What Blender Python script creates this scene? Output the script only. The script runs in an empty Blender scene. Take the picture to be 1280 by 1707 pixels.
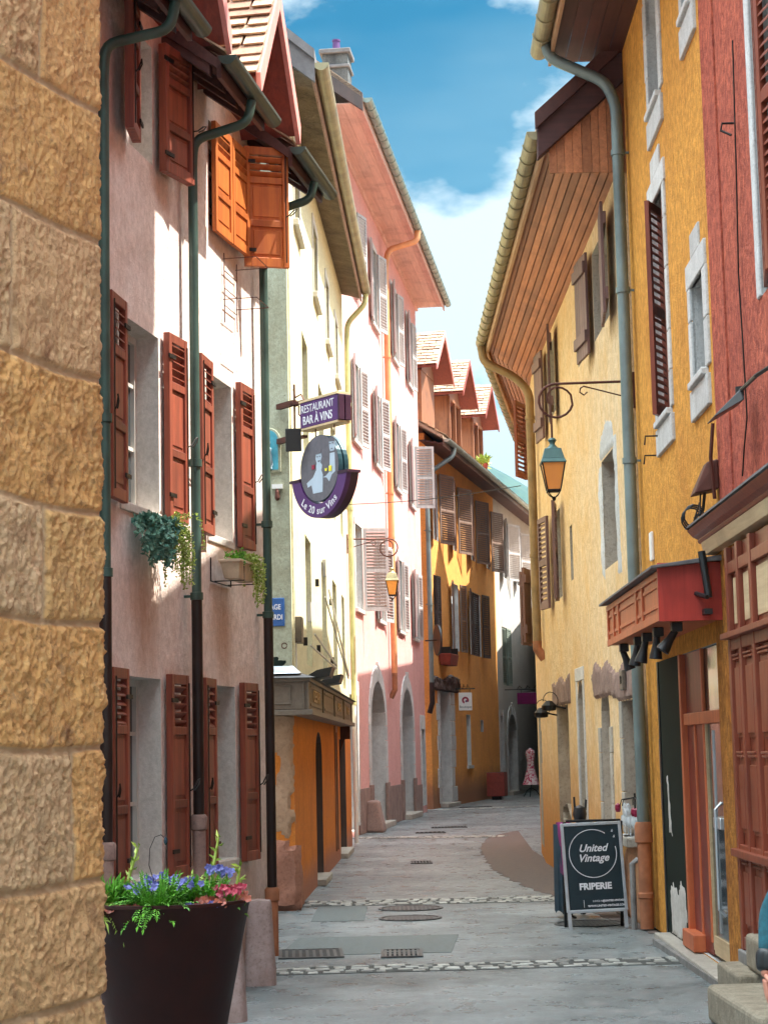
import bpy, bmesh, math, random
from mathutils import Vector, Matrix, noise
R = math.radians
random.seed(7)
S = bpy.context.scene
COL = S.collection
# ------------------------------------------------------------------ camera
cd = bpy.data.cameras.new('camera'); cam = bpy.data.objects.new('camera', cd); COL.objects.link(cam)
cd.sensor_fit = 'VERTICAL'; cd.sensor_height = 36; cd.lens = 3188 / 1707 * 36
cd.clip_start = .1; cd.clip_end = 6000
HC = 1.75
CM = Matrix.Rotation(R(90 + 7.1), 4, 'X') @ Matrix.Rotation(R(-1.26), 4, 'Z')
cam.matrix_world = Matrix.Translation((0, 0, HC)) @ CM
S.camera = cam
# ------------------------------------------------------------------ light
SUN_EL, SUN_AZ = 61.5, 87.0            # azimuth clockwise from +Y (the view direction)
sd = Vector((math.cos(R(SUN_EL)) * math.sin(R(SUN_AZ)), math.cos(R(SUN_EL)) * math.cos(R(SUN_AZ)), math.sin(R(SUN_EL))))
sl = bpy.data.lights.new('sun', 'SUN'); sl.energy = 3.5; sl.angle = R(.5); sl.color = (1, .93, .82)
so = bpy.data.objects.new('sun', sl); COL.objects.link(so); so.rotation_euler = sd.to_track_quat('Z', 'Y').to_euler()
W = bpy.data.worlds.new('World'); S.world = W; W.use_nodes = True
nt = W.node_tree; nt.nodes.clear()
def nn(t, k, **kw):
    n = t.nodes.new(k)
    for a, b in kw.items(): setattr(n, a, b)
    return n
out = nn(nt, 'ShaderNodeOutputWorld'); bg = nn(nt, 'ShaderNodeBackground'); bg.inputs[1].default_value = .15
sky = nn(nt, 'ShaderNodeTexSky', sky_type='NISHITA', sun_disc=False, sun_elevation=R(SUN_EL), sun_rotation=R(SUN_AZ))
sky.air_density = 1.0; sky.dust_density = .6; sky.ozone_density = 1.6
tc = nn(nt, 'ShaderNodeTexCoord'); mp = nn(nt, 'ShaderNodeMapping'); mp.inputs['Scale'].default_value = (1, 1, 1.9)
n1 = nn(nt, 'ShaderNodeTexNoise'); n1.inputs['Scale'].default_value = 6.0; n1.inputs['Detail'].default_value = 9; n1.inputs['Roughness'].default_value = .52
mp.inputs['Location'].default_value = (.43, .1, .27)
sep = nn(nt, 'ShaderNodeSeparateXYZ')
rp = nn(nt, 'ShaderNodeValToRGB'); rp.color_ramp.elements[0].position = .48; rp.color_ramp.elements[1].position = .55
mx = nn(nt, 'ShaderNodeMix', data_type='RGBA'); mx.inputs[7].default_value = (8.4, 9.3, 9.6, 1)
el = nn(nt, 'ShaderNodeMapRange'); el.inputs[1].default_value = .18; el.inputs[2].default_value = .36; el.inputs[3].default_value = .045; el.inputs[4].default_value = -.06
add = nn(nt, 'ShaderNodeMath', operation='ADD'); hs = nn(nt, 'ShaderNodeMix', data_type='RGBA', blend_type='MULTIPLY')
hs.inputs[0].default_value = 1; hs.inputs[7].default_value = (.24, .76, .86, 1)
L = nt.links.new
L(tc.outputs['Generated'], mp.inputs[0]); L(mp.outputs[0], n1.inputs[0]); L(tc.outputs['Generated'], sep.inputs[0]); L(sep.outputs[2], el.inputs[0])
L(n1.outputs[0], add.inputs[0]); L(el.outputs[0], add.inputs[1]); L(rp.outputs[0], mx.inputs[0])
# unseen bright cloud added overhead for fill; gain dims the sky in view
el2 = nn(nt, 'ShaderNodeMapRange'); el2.inputs[1].default_value = .45; el2.inputs[2].default_value = .7; el2.inputs[3].default_value = 0; el2.inputs[4].default_value = .16
add2 = nn(nt, 'ShaderNodeMath', operation='ADD'); L(sep.outputs[2], el2.inputs[0]); L(add.outputs[0], add2.inputs[0]); L(el2.outputs[0], add2.inputs[1]); L(add2.outputs[0], rp.inputs[0])
gain = nn(nt, 'ShaderNodeMapRange'); gain.inputs[1].default_value = .4; gain.inputs[2].default_value = .75; gain.inputs[3].default_value = .18; gain.inputs[4].default_value = 1.25
vg = nn(nt, 'ShaderNodeVectorMath', operation='SCALE'); L(sep.outputs[2], gain.inputs[0]); L(gain.outputs[0], vg.inputs[3]); L(mx.outputs[2], vg.inputs[0])
n3 = nn(nt, 'ShaderNodeTexNoise'); n3.inputs['Scale'].default_value = 2.6; n3.inputs['Detail'].default_value = 5; mp3 = nn(nt, 'ShaderNodeMapping'); mp3.inputs['Scale'].default_value = (1, 1, 3.2); mp3.inputs['Location'].default_value = (2.2, .3, .7)
rp3 = nn(nt, 'ShaderNodeValToRGB'); rp3.color_ramp.elements[0].position = .42; rp3.color_ramp.elements[1].position = .7; rp3.color_ramp.elements[1].color = (.55, .55, .55, 1); mx3 = nn(nt, 'ShaderNodeMix', data_type='RGBA'); mx3.inputs[7].default_value = (4.4, 6.2, 6.9, 1)
L(tc.outputs['Generated'], mp3.inputs[0]); L(mp3.outputs[0], n3.inputs[0]); L(n3.outputs[0], rp3.inputs[0]); L(rp3.outputs[0], mx3.inputs[0])
L(sky.outputs[0], hs.inputs[6]); L(hs.outputs[2], mx3.inputs[6]); L(mx3.outputs[2], mx.inputs[6]); L(vg.outputs[0], bg.inputs[0]); L(bg.outputs[0], out.inputs[0])
vs = S.view_settings; vs.view_transform = 'Standard'; vs.look = 'None'; vs.gamma = 1; vs.use_curve_mapping = False
vs.exposure = 2.2
S.cycles.max_bounces = 10; S.cycles.diffuse_bounces = 6; S.cycles.glossy_bounces = 3; S.cycles.transmission_bounces = 4
S.cycles.transparent_max_bounces = 8; S.cycles.use_denoising = True; S.cycles.caustics_reflective = False; S.cycles.caustics_refractive = False
S.cycles.sample_clamp_indirect = 6

# ------------------------------------------------------------------ materials
def mat(name):
    m = bpy.data.materials.new(name); m.use_nodes = True
    t = m.node_tree; p = t.nodes['Principled BSDF']; return m, t, p
def coords(t, scale=(1, 1, 1), loc=(0, 0, 0)):
    c = nn(t, 'ShaderNodeTexCoord'); m = nn(t, 'ShaderNodeMapping'); m.inputs['Scale'].default_value = scale; m.inputs['Location'].default_value = loc
    t.links.new(c.outputs['Object'], m.inputs[0]); return m.outputs[0]
def noi(t, v, sc, det=6, ro=.6, dist=0):
    n = nn(t, 'ShaderNodeTexNoise'); n.inputs['Scale'].default_value = sc; n.inputs['Detail'].default_value = det
    n.inputs['Roughness'].default_value = ro; n.inputs['Distortion'].default_value = dist
    t.links.new(v, n.inputs[0]); return n.outputs[0]
def ramp(t, v, a, b, ca=(0, 0, 0, 1), cb=(1, 1, 1, 1)):
    r = nn(t, 'ShaderNodeValToRGB'); e = r.color_ramp.elements; e[0].position = a; e[1].position = b; e[0].color = ca; e[1].color = cb
    t.links.new(v, r.inputs[0]); return r.outputs[0]
def mixc(t, f, a, b, blend='MIX'):
    m = nn(t, 'ShaderNodeMix', data_type='RGBA', blend_type=blend)
    for i, v in ((0, f), (6, a), (7, b)):
        if isinstance(v, (int, float)): m.inputs[i].default_value = v
        elif isinstance(v, tuple): m.inputs[i].default_value = (*v[:3], 1)
        else: t.links.new(v, m.inputs[i])
    return m.outputs[2]
def bump(t, p, h, st=.4, d=.01, prev=None):
    b = nn(t, 'ShaderNodeBump'); b.inputs['Strength'].default_value = st; b.inputs['Distance'].default_value = d
    t.links.new(h, b.inputs['Height'])
    if prev is not None: t.links.new(prev, b.inputs['Normal'])
    t.links.new(b.outputs[0], p.inputs['Normal']); return b.outputs[0]
def k(c, f): return tuple(min(1, x * f) for x in c)
def plaster(name, c, stain=None, amt=.35, bs=.012, streak=.5, loc=0, coarse=26, rim=None, wear=0, pit_shade=.3):
    m, t, p = mat(name); v = coords(t, loc=(loc, loc * .7, loc * 1.3)); vs_ = coords(t, (2.6, 2.6, .6), (loc, 0, 0))
    stain = stain or k(c, .62)
    a = noi(t, v, 1.1, 8, .65); b = noi(t, vs_, 1.3, 8, .65); f = noi(t, v, 9, 8, .7)
    col = mixc(t, ramp(t, f, .3, .75), k(c, .86), k(c, 1.1))
    col = mixc(t, ramp(t, a, .46, .72), col, mixc(t, amt, col, stain))
    m2 = nn(t, 'ShaderNodeMath', operation='MULTIPLY'); m2.inputs[1].default_value = streak
    t.links.new(ramp(t, b, .5, .72), m2.inputs[0]); col = mixc(t, m2.outputs[0], col, stain)
    if rim:   # damp, dirty band at the foot of the wall with its own ragged outline
        s = nn(t, 'ShaderNodeSeparateXYZ'); t.links.new(v if loc == 0 else coords(t), s.inputs[0])
        r = nn(t, 'ShaderNodeMapRange'); r.inputs[1].default_value = rim[1]; r.inputs[2].default_value = 0; r.inputs[3].default_value = 0; r.inputs[4].default_value = 1.1
        t.links.new(s.outputs[2], r.inputs[0]); ad = nn(t, 'ShaderNodeMath', operation='MULTIPLY_ADD'); ad.inputs[1].default_value = 1.6; ad.inputs[2].default_value = -.55
        t.links.new(noi(t, v, 3, 8, .7), ad.inputs[0]); mu = nn(t, 'ShaderNodeMath', operation='ADD', use_clamp=True)
        t.links.new(r.outputs[0], mu.inputs[0]); t.links.new(ad.outputs[0], mu.inputs[1])
        mm = nn(t, 'ShaderNodeMath', operation='MULTIPLY'); t.links.new(mu.outputs[0], mm.inputs[0]); t.links.new(r.outputs[0], mm.inputs[1])
        col = mixc(t, ramp(t, mm.outputs[0], .25, .9), col, rim[0])
    if wear:
        col = mixc(t, ramp(t, noi(t, v, 14, 4, .6), .68, .72), col, k(c, .45))
    h0 = noi(t, coords(t, (1, 1, .8), (loc, 3, 0)), coarse * 1.1, 7, .72, .5)
    col = mixc(t, ramp(t, h0, .40, .60, (1, 1, 1, 1), (0, 0, 0, 1)), col, mixc(t, pit_shade, col, k(stain, .55)))  # crevice shade painted into the colour: pits of the bump go darker
    t.links.new(col, p.inputs['Base Color']); p.inputs['Roughness'].default_value = .93; p.inputs['Specular IOR Level'].default_value = .2
    b0 = bump(t, p, h0, .7, bs * .8)
    h = mixc(t, .4, noi(t, coords(t, (1, 1, .8)), coarse, 6, .6, .4), noi(t, v, coarse * 4, 4, .6))
    b1 = bump(t, p, noi(t, v, 2.2, 3), .5, .04, b0); bump(t, p, h, .8, bs, b1)
    return m
def wood(name, c, c2=None, axis='z', ro=.6, sc=1, rnd=.0, coat=0):
    m, t, p = mat(name); s = {'z': (14, 14, .9), 'x': (.9, 14, 14), 'y': (14, .9, 14)}[axis]; c2 = c2 or k(c, .55)
    v = coords(t, tuple(q * sc for q in s)); f = noi(t, v, 1.6, 8, .65, .6)
    col = mixc(t, ramp(t, f, .35, .7), c, c2)
    col = mixc(t, ramp(t, noi(t, coords(t), 1.7, 5), .5, .8), col, k(c2, .75))
    if rnd:
        g = nn(t, 'ShaderNodeNewGeometry'); r = nn(t, 'ShaderNodeMapRange'); r.inputs[3].default_value = 1 - rnd; r.inputs[4].default_value = 1 + rnd
        t.links.new(g.outputs['Random Per Island'], r.inputs[0]); vm = nn(t, 'ShaderNodeVectorMath', operation='SCALE')
        t.links.new(col, vm.inputs[0]); t.links.new(r.outputs[0], vm.inputs[3]); col = vm.outputs[0]
    t.links.new(col, p.inputs['Base Color']); p.inputs['Roughness'].default_value = ro; bump(t, p, f, .35, .004); return m
def simple(name, c, ro=.6, metal=0, var=.25, sc=8, bs=.003, spec=.5):
    m, t, p = mat(name); v = coords(t); f = noi(t, v, sc, 6)
    t.links.new(mixc(t, ramp(t, f, .3, .7), k(c, 1 - var), k(c, 1 + var)), p.inputs['Base Color'])
    rr = nn(t, 'ShaderNodeMapRange'); rr.inputs[3].default_value = max(0, ro - .12); rr.inputs[4].default_value = min(1, ro + .12)
    t.links.new(f, rr.inputs[0]); t.links.new(rr.outputs[0], p.inputs['Roughness'])
    p.inputs['Metallic'].default_value = metal; p.inputs['Specular IOR Level'].default_value = spec
    bump(t, p, noi(t, v, sc * 5), .4, bs); return m
def stone(name, c, c2, sc=4, bs=.02, rnd=.15, ro=.9):
    m, t, p = mat(name); v = coords(t); f = noi(t, v, sc, 10, .7); g2 = noi(t, v, sc * 9, 6, .7)
    col = mixc(t, ramp(t, f, .35, .68), c, c2); col = mixc(t, ramp(t, g2, .5, .8), col, k(c2, .6))
    g = nn(t, 'ShaderNodeNewGeometry'); r = nn(t, 'ShaderNodeMapRange'); r.inputs[3].default_value = 1 - rnd; r.inputs[4].default_value = 1 + rnd
    t.links.new(g.outputs['Random Per Island'], r.inputs[0]); vm = nn(t, 'ShaderNodeVectorMath', operation='SCALE')
    t.links.new(col, vm.inputs[0]); t.links.new(r.outputs[0], vm.inputs[3])
    t.links.new(vm.outputs[0], p.inputs['Base Color']); p.inputs['Roughness'].default_value = ro
    b1 = bump(t, p, f, .6, bs); bump(t, p, g2, .6, bs * .4, b1); return m
M = {}
M['l1'] = plaster('lilac_plaster', (.84, .72, .67), (.62, .45, .36), .5, .014, .45, 1, 18, rim=((.30, .2, .17), 1.0))
M['l1r'] = plaster('reveal_plaster', (.66, .62, .58), (.50, .45, .38), .4, .006, .2, 2)
M['g'] = plaster('pale_green_plaster', (.72, .68, .46), (.50, .44, .28), .4, .008, .3, 3)
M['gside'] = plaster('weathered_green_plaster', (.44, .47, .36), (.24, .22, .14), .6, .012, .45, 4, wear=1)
M['gor'] = plaster('orange_ochre_plaster', (.74, .26, .05), (.45, .15, .05), .5, .014, .3, 5, rim=((.42, .2, .14), .7))
M['p'] = plaster('pink_plaster', (.82, .45, .42), (.66, .32, .27), .5, .02, .35, 6)
M['o'] = plaster('apricot_plaster', (.92, .42, .11), (.62, .26, .09), .5, .02, .3, 7, rim=((.34, .17, .10), 1.8))
M['w'] = plaster('grey_white_plaster', (.55, .53, .50), (.36, .34, .32), .4, .008, .3, 8)
M['c'] = plaster('cream_yellow_plaster', (.90, .68, .42), (.84, .52, .20), .75, .035, .6, 9, 15, rim=((.66, .30, .09), 2.8), pit_shade=.4)
M['y'] = plaster('golden_plaster', (.90, .43, .085), (.62, .25, .05), .7, .05, .4, 10, 13, pit_shade=.5)
M['r'] = plaster('brick_red_plaster', (.66, .17, .10), (.38, .08, .065), .6, .05, .35, 11, 13, pit_shade=.7)
M['ypil'] = plaster('ochre_plaster_pier', (.68, .29, .06), (.40, .14, .035), .7, .05, .6, 12, 13, pit_shade=.7)
M['green_dark'] = simple('dark_green_paint', (.008, .015, .011), .8, var=.5, spec=.15)
M['shut'] = wood('red_brown_shutter', (.25, .058, .030), (.12, .028, .018), rnd=.2, ro=.5)
M['shuto'] = wood('orange_wood_shutter', (.50, .15, .03), (.34, .08, .02), ro=.45, rnd=.15)
M['shutp'] = wood('rose_grey_shutter', (.50, .48, .47), (.38, .35, .34), ro=.6)
M['shutb'] = wood('brown_shutter', (.26, .18, .14), (.16, .1, .08), ro=.6)
M['shutd'] = wood('dark_brown_shutter', (.10, .06, .05), (.06, .04, .035), ro=.6)
M['shutg'] = wood('grey_green_shutter', (.26, .32, .28), (.2, .24, .2), ro=.6)
M['shutc'] = wood('plum_brown_shutter', (.18, .095, .085), (.12, .06, .055), ro=.6, rnd=.15)
M['iron'] = simple('black_iron', (.02, .018, .017), .5, .6)
M['rust'] = simple('rusty_iron', (.10, .035, .025), .6, .5)
M['zinc'] = simple('weathered_zinc', (.26, .30, .26), .45, .7, .3, 3)
M['zincb'] = simple('blue_grey_zinc_pipe', (.17, .22, .22), .5, .4, .3, 2)
M['lampgreen'] = simple('verdigris_lamp_cap', (.06, .13, .13), .45, .3, .3, 5)
M['copper'] = simple('olive_gutter', (.29, .26, .16), .5, .45, .35, 3)
M['gutterdark'] = simple('dark_green_zinc_gutter', (.075, .095, .08), .4, .5, .35, 4)
M['pipeg'] = simple('green_painted_pipe', (.035, .075, .062), .45, .1, .35, 3)
M['piped'] = simple('dark_iron_pipe', (.020, .010, .008), .5, .2, .4, 3)
M['pipeb'] = simple('brown_painted_pipe', (.26, .17, .08), .5, .2, .35, 3)
M['pipeo'] = simple('orange_painted_pipe', (.68, .30, .13), .5, 0, .2, 3)
M['pipey'] = simple('yellow_green_pipe', (.50, .48, .24), .5, 0, .3, 3)
M['terra'] = simple('terracotta_pipe', (.34, .13, .06), .7, 0, .35, 5)
M['stone'] = stone('pale_stone', (.50, .46, .40), (.36, .32, .27))
M['stoneg'] = stone('grey_stone_trim', (.62, .62, .61), (.46, .45, .44), 5, .012, .14)
M['stonej'] = stone('warm_grey_jamb_stone', (.54, .47, .38), (.38, .32, .25), 3, .03, .2)
M['stonep'] = stone('mauve_stone', (.36, .24, .2), (.22, .14, .12), 3, .03)
M['dado'] = stone('rusty_orange_render', (.56, .29, .15), (.38, .17, .09), 3, .03)
M['stonew'] = stone('old_rubble_stone', (.52, .36, .24), (.36, .22, .14), 2.2, .06)
M['stonerd'] = stone('red_rough_render', (.40, .19, .13), (.27, .12, .08), 3, .06)
M['step'] = stone('worn_stone_step', (.36, .31, .23), (.20, .16, .11), 9, .03, .1)
M['glass'] = simple('window_glass', (.035, .045, .05), .08, 0, .2, 3, .0006, .8)
M['curtain'] = simple('pale_curtain', (.38, .46, .5), .8)
M['dark'] = simple('dark_interior', (.012, .010, .009), .9)
M['frame'] = wood('white_window_frame', (.62, .60, .56), (.5, .47, .42), ro=.5)
M['eaved'] = wood('dark_red_brown_eaves', (.10, .035, .028), (.055, .02, .018), 'x', rnd=.25)
M['eavep'] = wood('pink_painted_soffit', (.74, .46, .38), (.58, .34, .28), 'x', .8, rnd=.1)
M['eavec'] = wood('varnished_pine_soffit', (.47, .19, .085), (.27, .095, .04), 'x', .55, rnd=.35)
M['eavel'] = wood('light_wood_fascia', (.52, .32, .18), (.36, .2, .12), 'x')
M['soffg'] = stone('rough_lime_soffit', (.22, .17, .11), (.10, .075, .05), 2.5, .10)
M['beam'] = wood('dark_gable_beam', (.085, .03, .03), (.04, .016, .016), 'y', .7)
M['pinktrim'] = wood('rose_painted_bargeboard', (.70, .28, .24), (.55, .2, .18), 'z')
M['woodor'] = wood('weathered_orange_boards', (.30, .125, .055), (.17, .065, .035), 'z', rnd=.3)
M['woodred'] = wood('red_wood_boards', (.30, .06, .035), (.18, .035, .025), 'z', rnd=.15)
M['shopred'] = wood('red_shop_timber', (.52, .05, .032), (.36, .03, .02), 'z', .45, rnd=.08)
M['doorred'] = wood('dark_red_door_wood', (.26, .04, .028), (.15, .022, .018), 'z', .4, rnd=.08)
M['shopor'] = wood('orange_red_panel', (.64, .17, .06), (.48, .11, .04), 'z', .5, rnd=.05)
M['shopmar'] = wood('maroon_shopfront_timber', (.27, .062, .028), (.16, .032, .016), 'z', .45)
M['creamt'] = wood('cream_worn_trim', (.66, .50, .30), (.5, .35, .2), 'x')
M['shopbr'] = wood('taupe_shop_timber', (.16, .13, .10), (.11, .09, .07), 'x', .5)
M['sootwall'] = plaster('sooty_chimney_render', (.16, .17, .17), (.04, .04, .045), .8, .03, .9, 21)
M['slate'] = simple('slate_capping', (.14, .135, .14), .7, 0, .3, 5, .01)
M['white'] = simple('white_paint', (.78, .78, .76), .5, var=.06)
M['black'] = simple('black_plastic', (.015, .016, .018), .4)
M['alu'] = simple('brushed_aluminium', (.62, .66, .70), .35, .8, .08)
M['board'] = simple('blackboard_poster', (.008, .022, .03), .35, var=.15)
M['letter'] = simple('pale_lettering', (.70, .70, .74), .6, var=.05)
M['corten'] = simple('dark_maroon_steel', (.030, .007, .005), .62, 0, .35, 5, .003, .25)
M['soil'] = simple('potting_soil', (.04, .025, .018), .95, bs=.02)
M['purple'] = simple('purple_sign', (.085, .025, .13), .5, var=.12)
M['purpled'] = simple('dark_purple_sign_edge', (.04, .01, .03), .4, var=.2)
M['teals'] = simple('dark_teal_edge', (.02, .06, .08), .3, .4)
M['greyd'] = simple('mottled_grey_disc', (.12, .11, .13), .6, var=.2, sc=14)
M['figure'] = simple('pale_blue_figure', (.42, .50, .60), .6, var=.05)
M['yellow'] = simple('yellow_drink', (.8, .7, .05), .4)
M['wine'] = simple('red_wine', (.3, .02, .06), .3)
M['blue'] = simple('blue_enamel', (.02, .09, .28), .3, var=.12)
M['niche'] = simple('turquoise_niche_paint', (.06, .32, .42), .6, var=.3)
M['magenta'] = simple('magenta_cloth', (.16, .008, .09), .9)
M['cloth'] = simple('dark_teal_cloth', (.012, .03, .045), .9)
M['clothl'] = simple('pale_blue_cloth', (.3, .42, .5), .9)
M['redpl'] = simple('red_plastic_box', (.28, .05, .035), .5)
M['beige'] = simple('beige_plastic_trough', (.52, .42, .30), .6)
M['teal'] = simple('teal_sleeve_fabric', (.012, .085, .115), .9, var=.35, sc=30)
M['skin'] = simple('skin', (.62, .26, .18), .5, var=.08)
M['hair'] = simple('brown_hair', (.08, .035, .02), .6)
M['denim'] = simple('dark_denim', (.03, .04, .07), .9)
M['dress'], _t, _p = mat('pink_floral_dress')
_v = coords(_t); _t.links.new(mixc(_t, ramp(_t, noi(_t, _v, 9, 4, .6, 1.5), .5, .54), (.85, .72, .74), (.62, .03, .13)), _p.inputs['Base Color']); _p.inputs['Roughness'].default_value = .9
m_, t_, p_ = mat('amber_lantern_glass'); M['amber'] = m_
p_.inputs['Base Color'].default_value = (.95, .40, .10, 1); p_.inputs['Roughness'].default_value = .25
_tr = nn(t_, 'ShaderNodeBsdfTransparent'); _tr.inputs[0].default_value = (1, .72, .42, 1); _ms = nn(t_, 'ShaderNodeMixShader'); _ms.inputs[0].default_value = .72
t_.links.new(_tr.outputs[0], _ms.inputs[1]); t_.links.new(p_.outputs[0], _ms.inputs[2]); t_.links.new(_ms.outputs[0], t_.nodes['Material Output'].inputs[0])
m_, t_, p_ = mat('clear_drinking_glass'); M['clear'] = m_
p_.inputs['Base Color'].default_value = (.8, .85, .88, 1); p_.inputs['Roughness'].default_value = .05
_tr = nn(t_, 'ShaderNodeBsdfTransparent'); _ms = nn(t_, 'ShaderNodeMixShader'); _ms.inputs[0].default_value = .4
t_.links.new(_tr.outputs[0], _ms.inputs[1]); t_.links.new(p_.outputs[0], _ms.inputs[2]); t_.links.new(_ms.outputs[0], t_.nodes['Material Output'].inputs[0])
def leafm(name, c, c2):
    m, t, p = mat(name); g = nn(t, 'ShaderNodeNewGeometry')
    t.links.new(ramp(t, g.outputs['Random Per Island'], 0, 1, (*c, 1), (*c2, 1)), p.inputs['Base Color']); p.inputs['Roughness'].default_value = .55
    p.inputs['Subsurface Weight'].default_value = 0; return m
M['leaf'] = leafm('bright_green_leaves', (.05, .20, .015), (.20, .50, .05))
M['leafy'] = leafm('yellow_green_leaves', (.20, .30, .04), (.46, .55, .12))
M['leafb'] = leafm('blue_green_leaves', (.05, .16, .12), (.20, .38, .28))
M['petalb'] = leafm('blue_petals', (.045, .05, .22), (.15, .16, .44))
M['petalr'] = leafm('crimson_petals', (.24, .01, .03), (.46, .04, .08))
M['petalo'] = leafm('rust_leaves', (.16, .03, .02), (.42, .11, .06))
def tiles_m(name, a, b):
    m, t, p = mat(name); g = nn(t, 'ShaderNodeNewGeometry')
    col = ramp(t, g.outputs['Random Per Island'], 0, 1, (*a, 1), (*b, 1)); f = noi(t, coords(t), 12, 6)
    t.links.new(mixc(t, ramp(t, f, .5, .75), col, k(a, .5)), p.inputs['Base Color']); p.inputs['Roughness'].default_value = .85; bump(t, p, f, .5, .01); return m
M['tile'] = tiles_m('clay_roof_tiles', (.22, .11, .07), (.52, .38, .26))
# asphalt
m, t, p = mat('worn_asphalt'); M['asphalt'] = m
v = coords(t); a = noi(t, v, .55, 9, .65); b = noi(t, v, 3.2, 9, .7); f = noi(t, v, 34, 6, .8)
col = mixc(t, ramp(t, a, .42, .6), (.10, .132, .142), (.25, .29, .30)); col = mixc(t, ramp(t, b, .5, .68), col, (.25, .24, .235))
col = mixc(t, ramp(t, noi(t, coords(t, (.5, .35, 1), (3, 1, 0)), 1.2, 6, .6), .56, .68), col, (.06, .078, .08))
col = mixc(t, ramp(t, f, .55, .75), col, (.40, .42, .42)); t.links.new(col, p.inputs['Base Color'])
r = nn(t, 'ShaderNodeMapRange'); r.inputs[1].default_value = .35; r.inputs[2].default_value = .65; r.inputs[3].default_value = .18; r.inputs[4].default_value = .55
t.links.new(b, r.inputs[0]); t.links.new(r.outputs[0], p.inputs['Roughness']); col = mixc(t, ramp(t, noi(t, v, 130, 3, .8), .35, .5, (1, 1, 1, 1), (0, 0, 0, 1)), col, mixc(t, .5, col, (.06, .07, .07))); t.links.new(col, p.inputs['Base Color']); b1 = bump(t, p, b, .5, .012); bump(t, p, f, .9, .010, b1)
M['brownpav'] = stone('brown_paved_strip', (.155, .12, .105), (.10, .085, .08), 9, .01)
M['cobble'] = stone('pale_cobbles', (.42, .43, .40), (.24, .24, .22), 9, .012, .45, .45)
M['bed'] = simple('dark_joint_mortar', (.05, .055, .052), .8, var=.4, bs=.01)
M['iron2'] = simple('worn_manhole_iron', (.075, .08, .08), .45, .5, .4, 10)
M['cement'] = simple('cement_edge', (.22, .21, .20), .9, var=.3, bs=.01)
M['patch'] = simple('dark_asphalt_patch', (.10, .125, .125), .5, var=.4, sc=20, bs=.02)
# forested hill
m, t, p = mat('forested_hillside'); M['hill'] = m
t.links.new(mixc(t, ramp(t, noi(t, coords(t), .05, 9, .7), .35, .65), (.012, .03, .02), (.035, .06, .03)), p.inputs['Base Color']); p.inputs['Roughness'].default_value = 1

t = M['l1'].node_tree; p = t.nodes['Principled BSDF']; base = p.inputs['Base Color'].links[0].from_socket; cc_ = coords(t)
for (sx, sz) in ((3.5, 2.75), (1.45, 2.75), (2.2, .3)):
    vd = nn(t, 'ShaderNodeVectorMath', operation='DISTANCE'); mp_ = nn(t, 'ShaderNodeMapping'); mp_.inputs['Scale'].default_value = (1, 0, .5); t.links.new(cc_, mp_.inputs[0]); t.links.new(mp_.outputs[0], vd.inputs[0]); vd.inputs[1].default_value = (sx, 0, sz * .5)
    ad = nn(t, 'ShaderNodeMath', operation='MULTIPLY_ADD'); ad.inputs[1].default_value = .5; t.links.new(noi(t, coords(t, (4, 1, .8)), 2, 6, .7), ad.inputs[0]); t.links.new(vd.outputs[1], ad.inputs[2])
    base = mixc(t, ramp(t, ad.outputs[0], .3, .62, (.6, .6, .6, 1), (0, 0, 0, 1)), base, (.42, .22, .12))
t.links.new(base, p.inputs['Base Color'])
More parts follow.
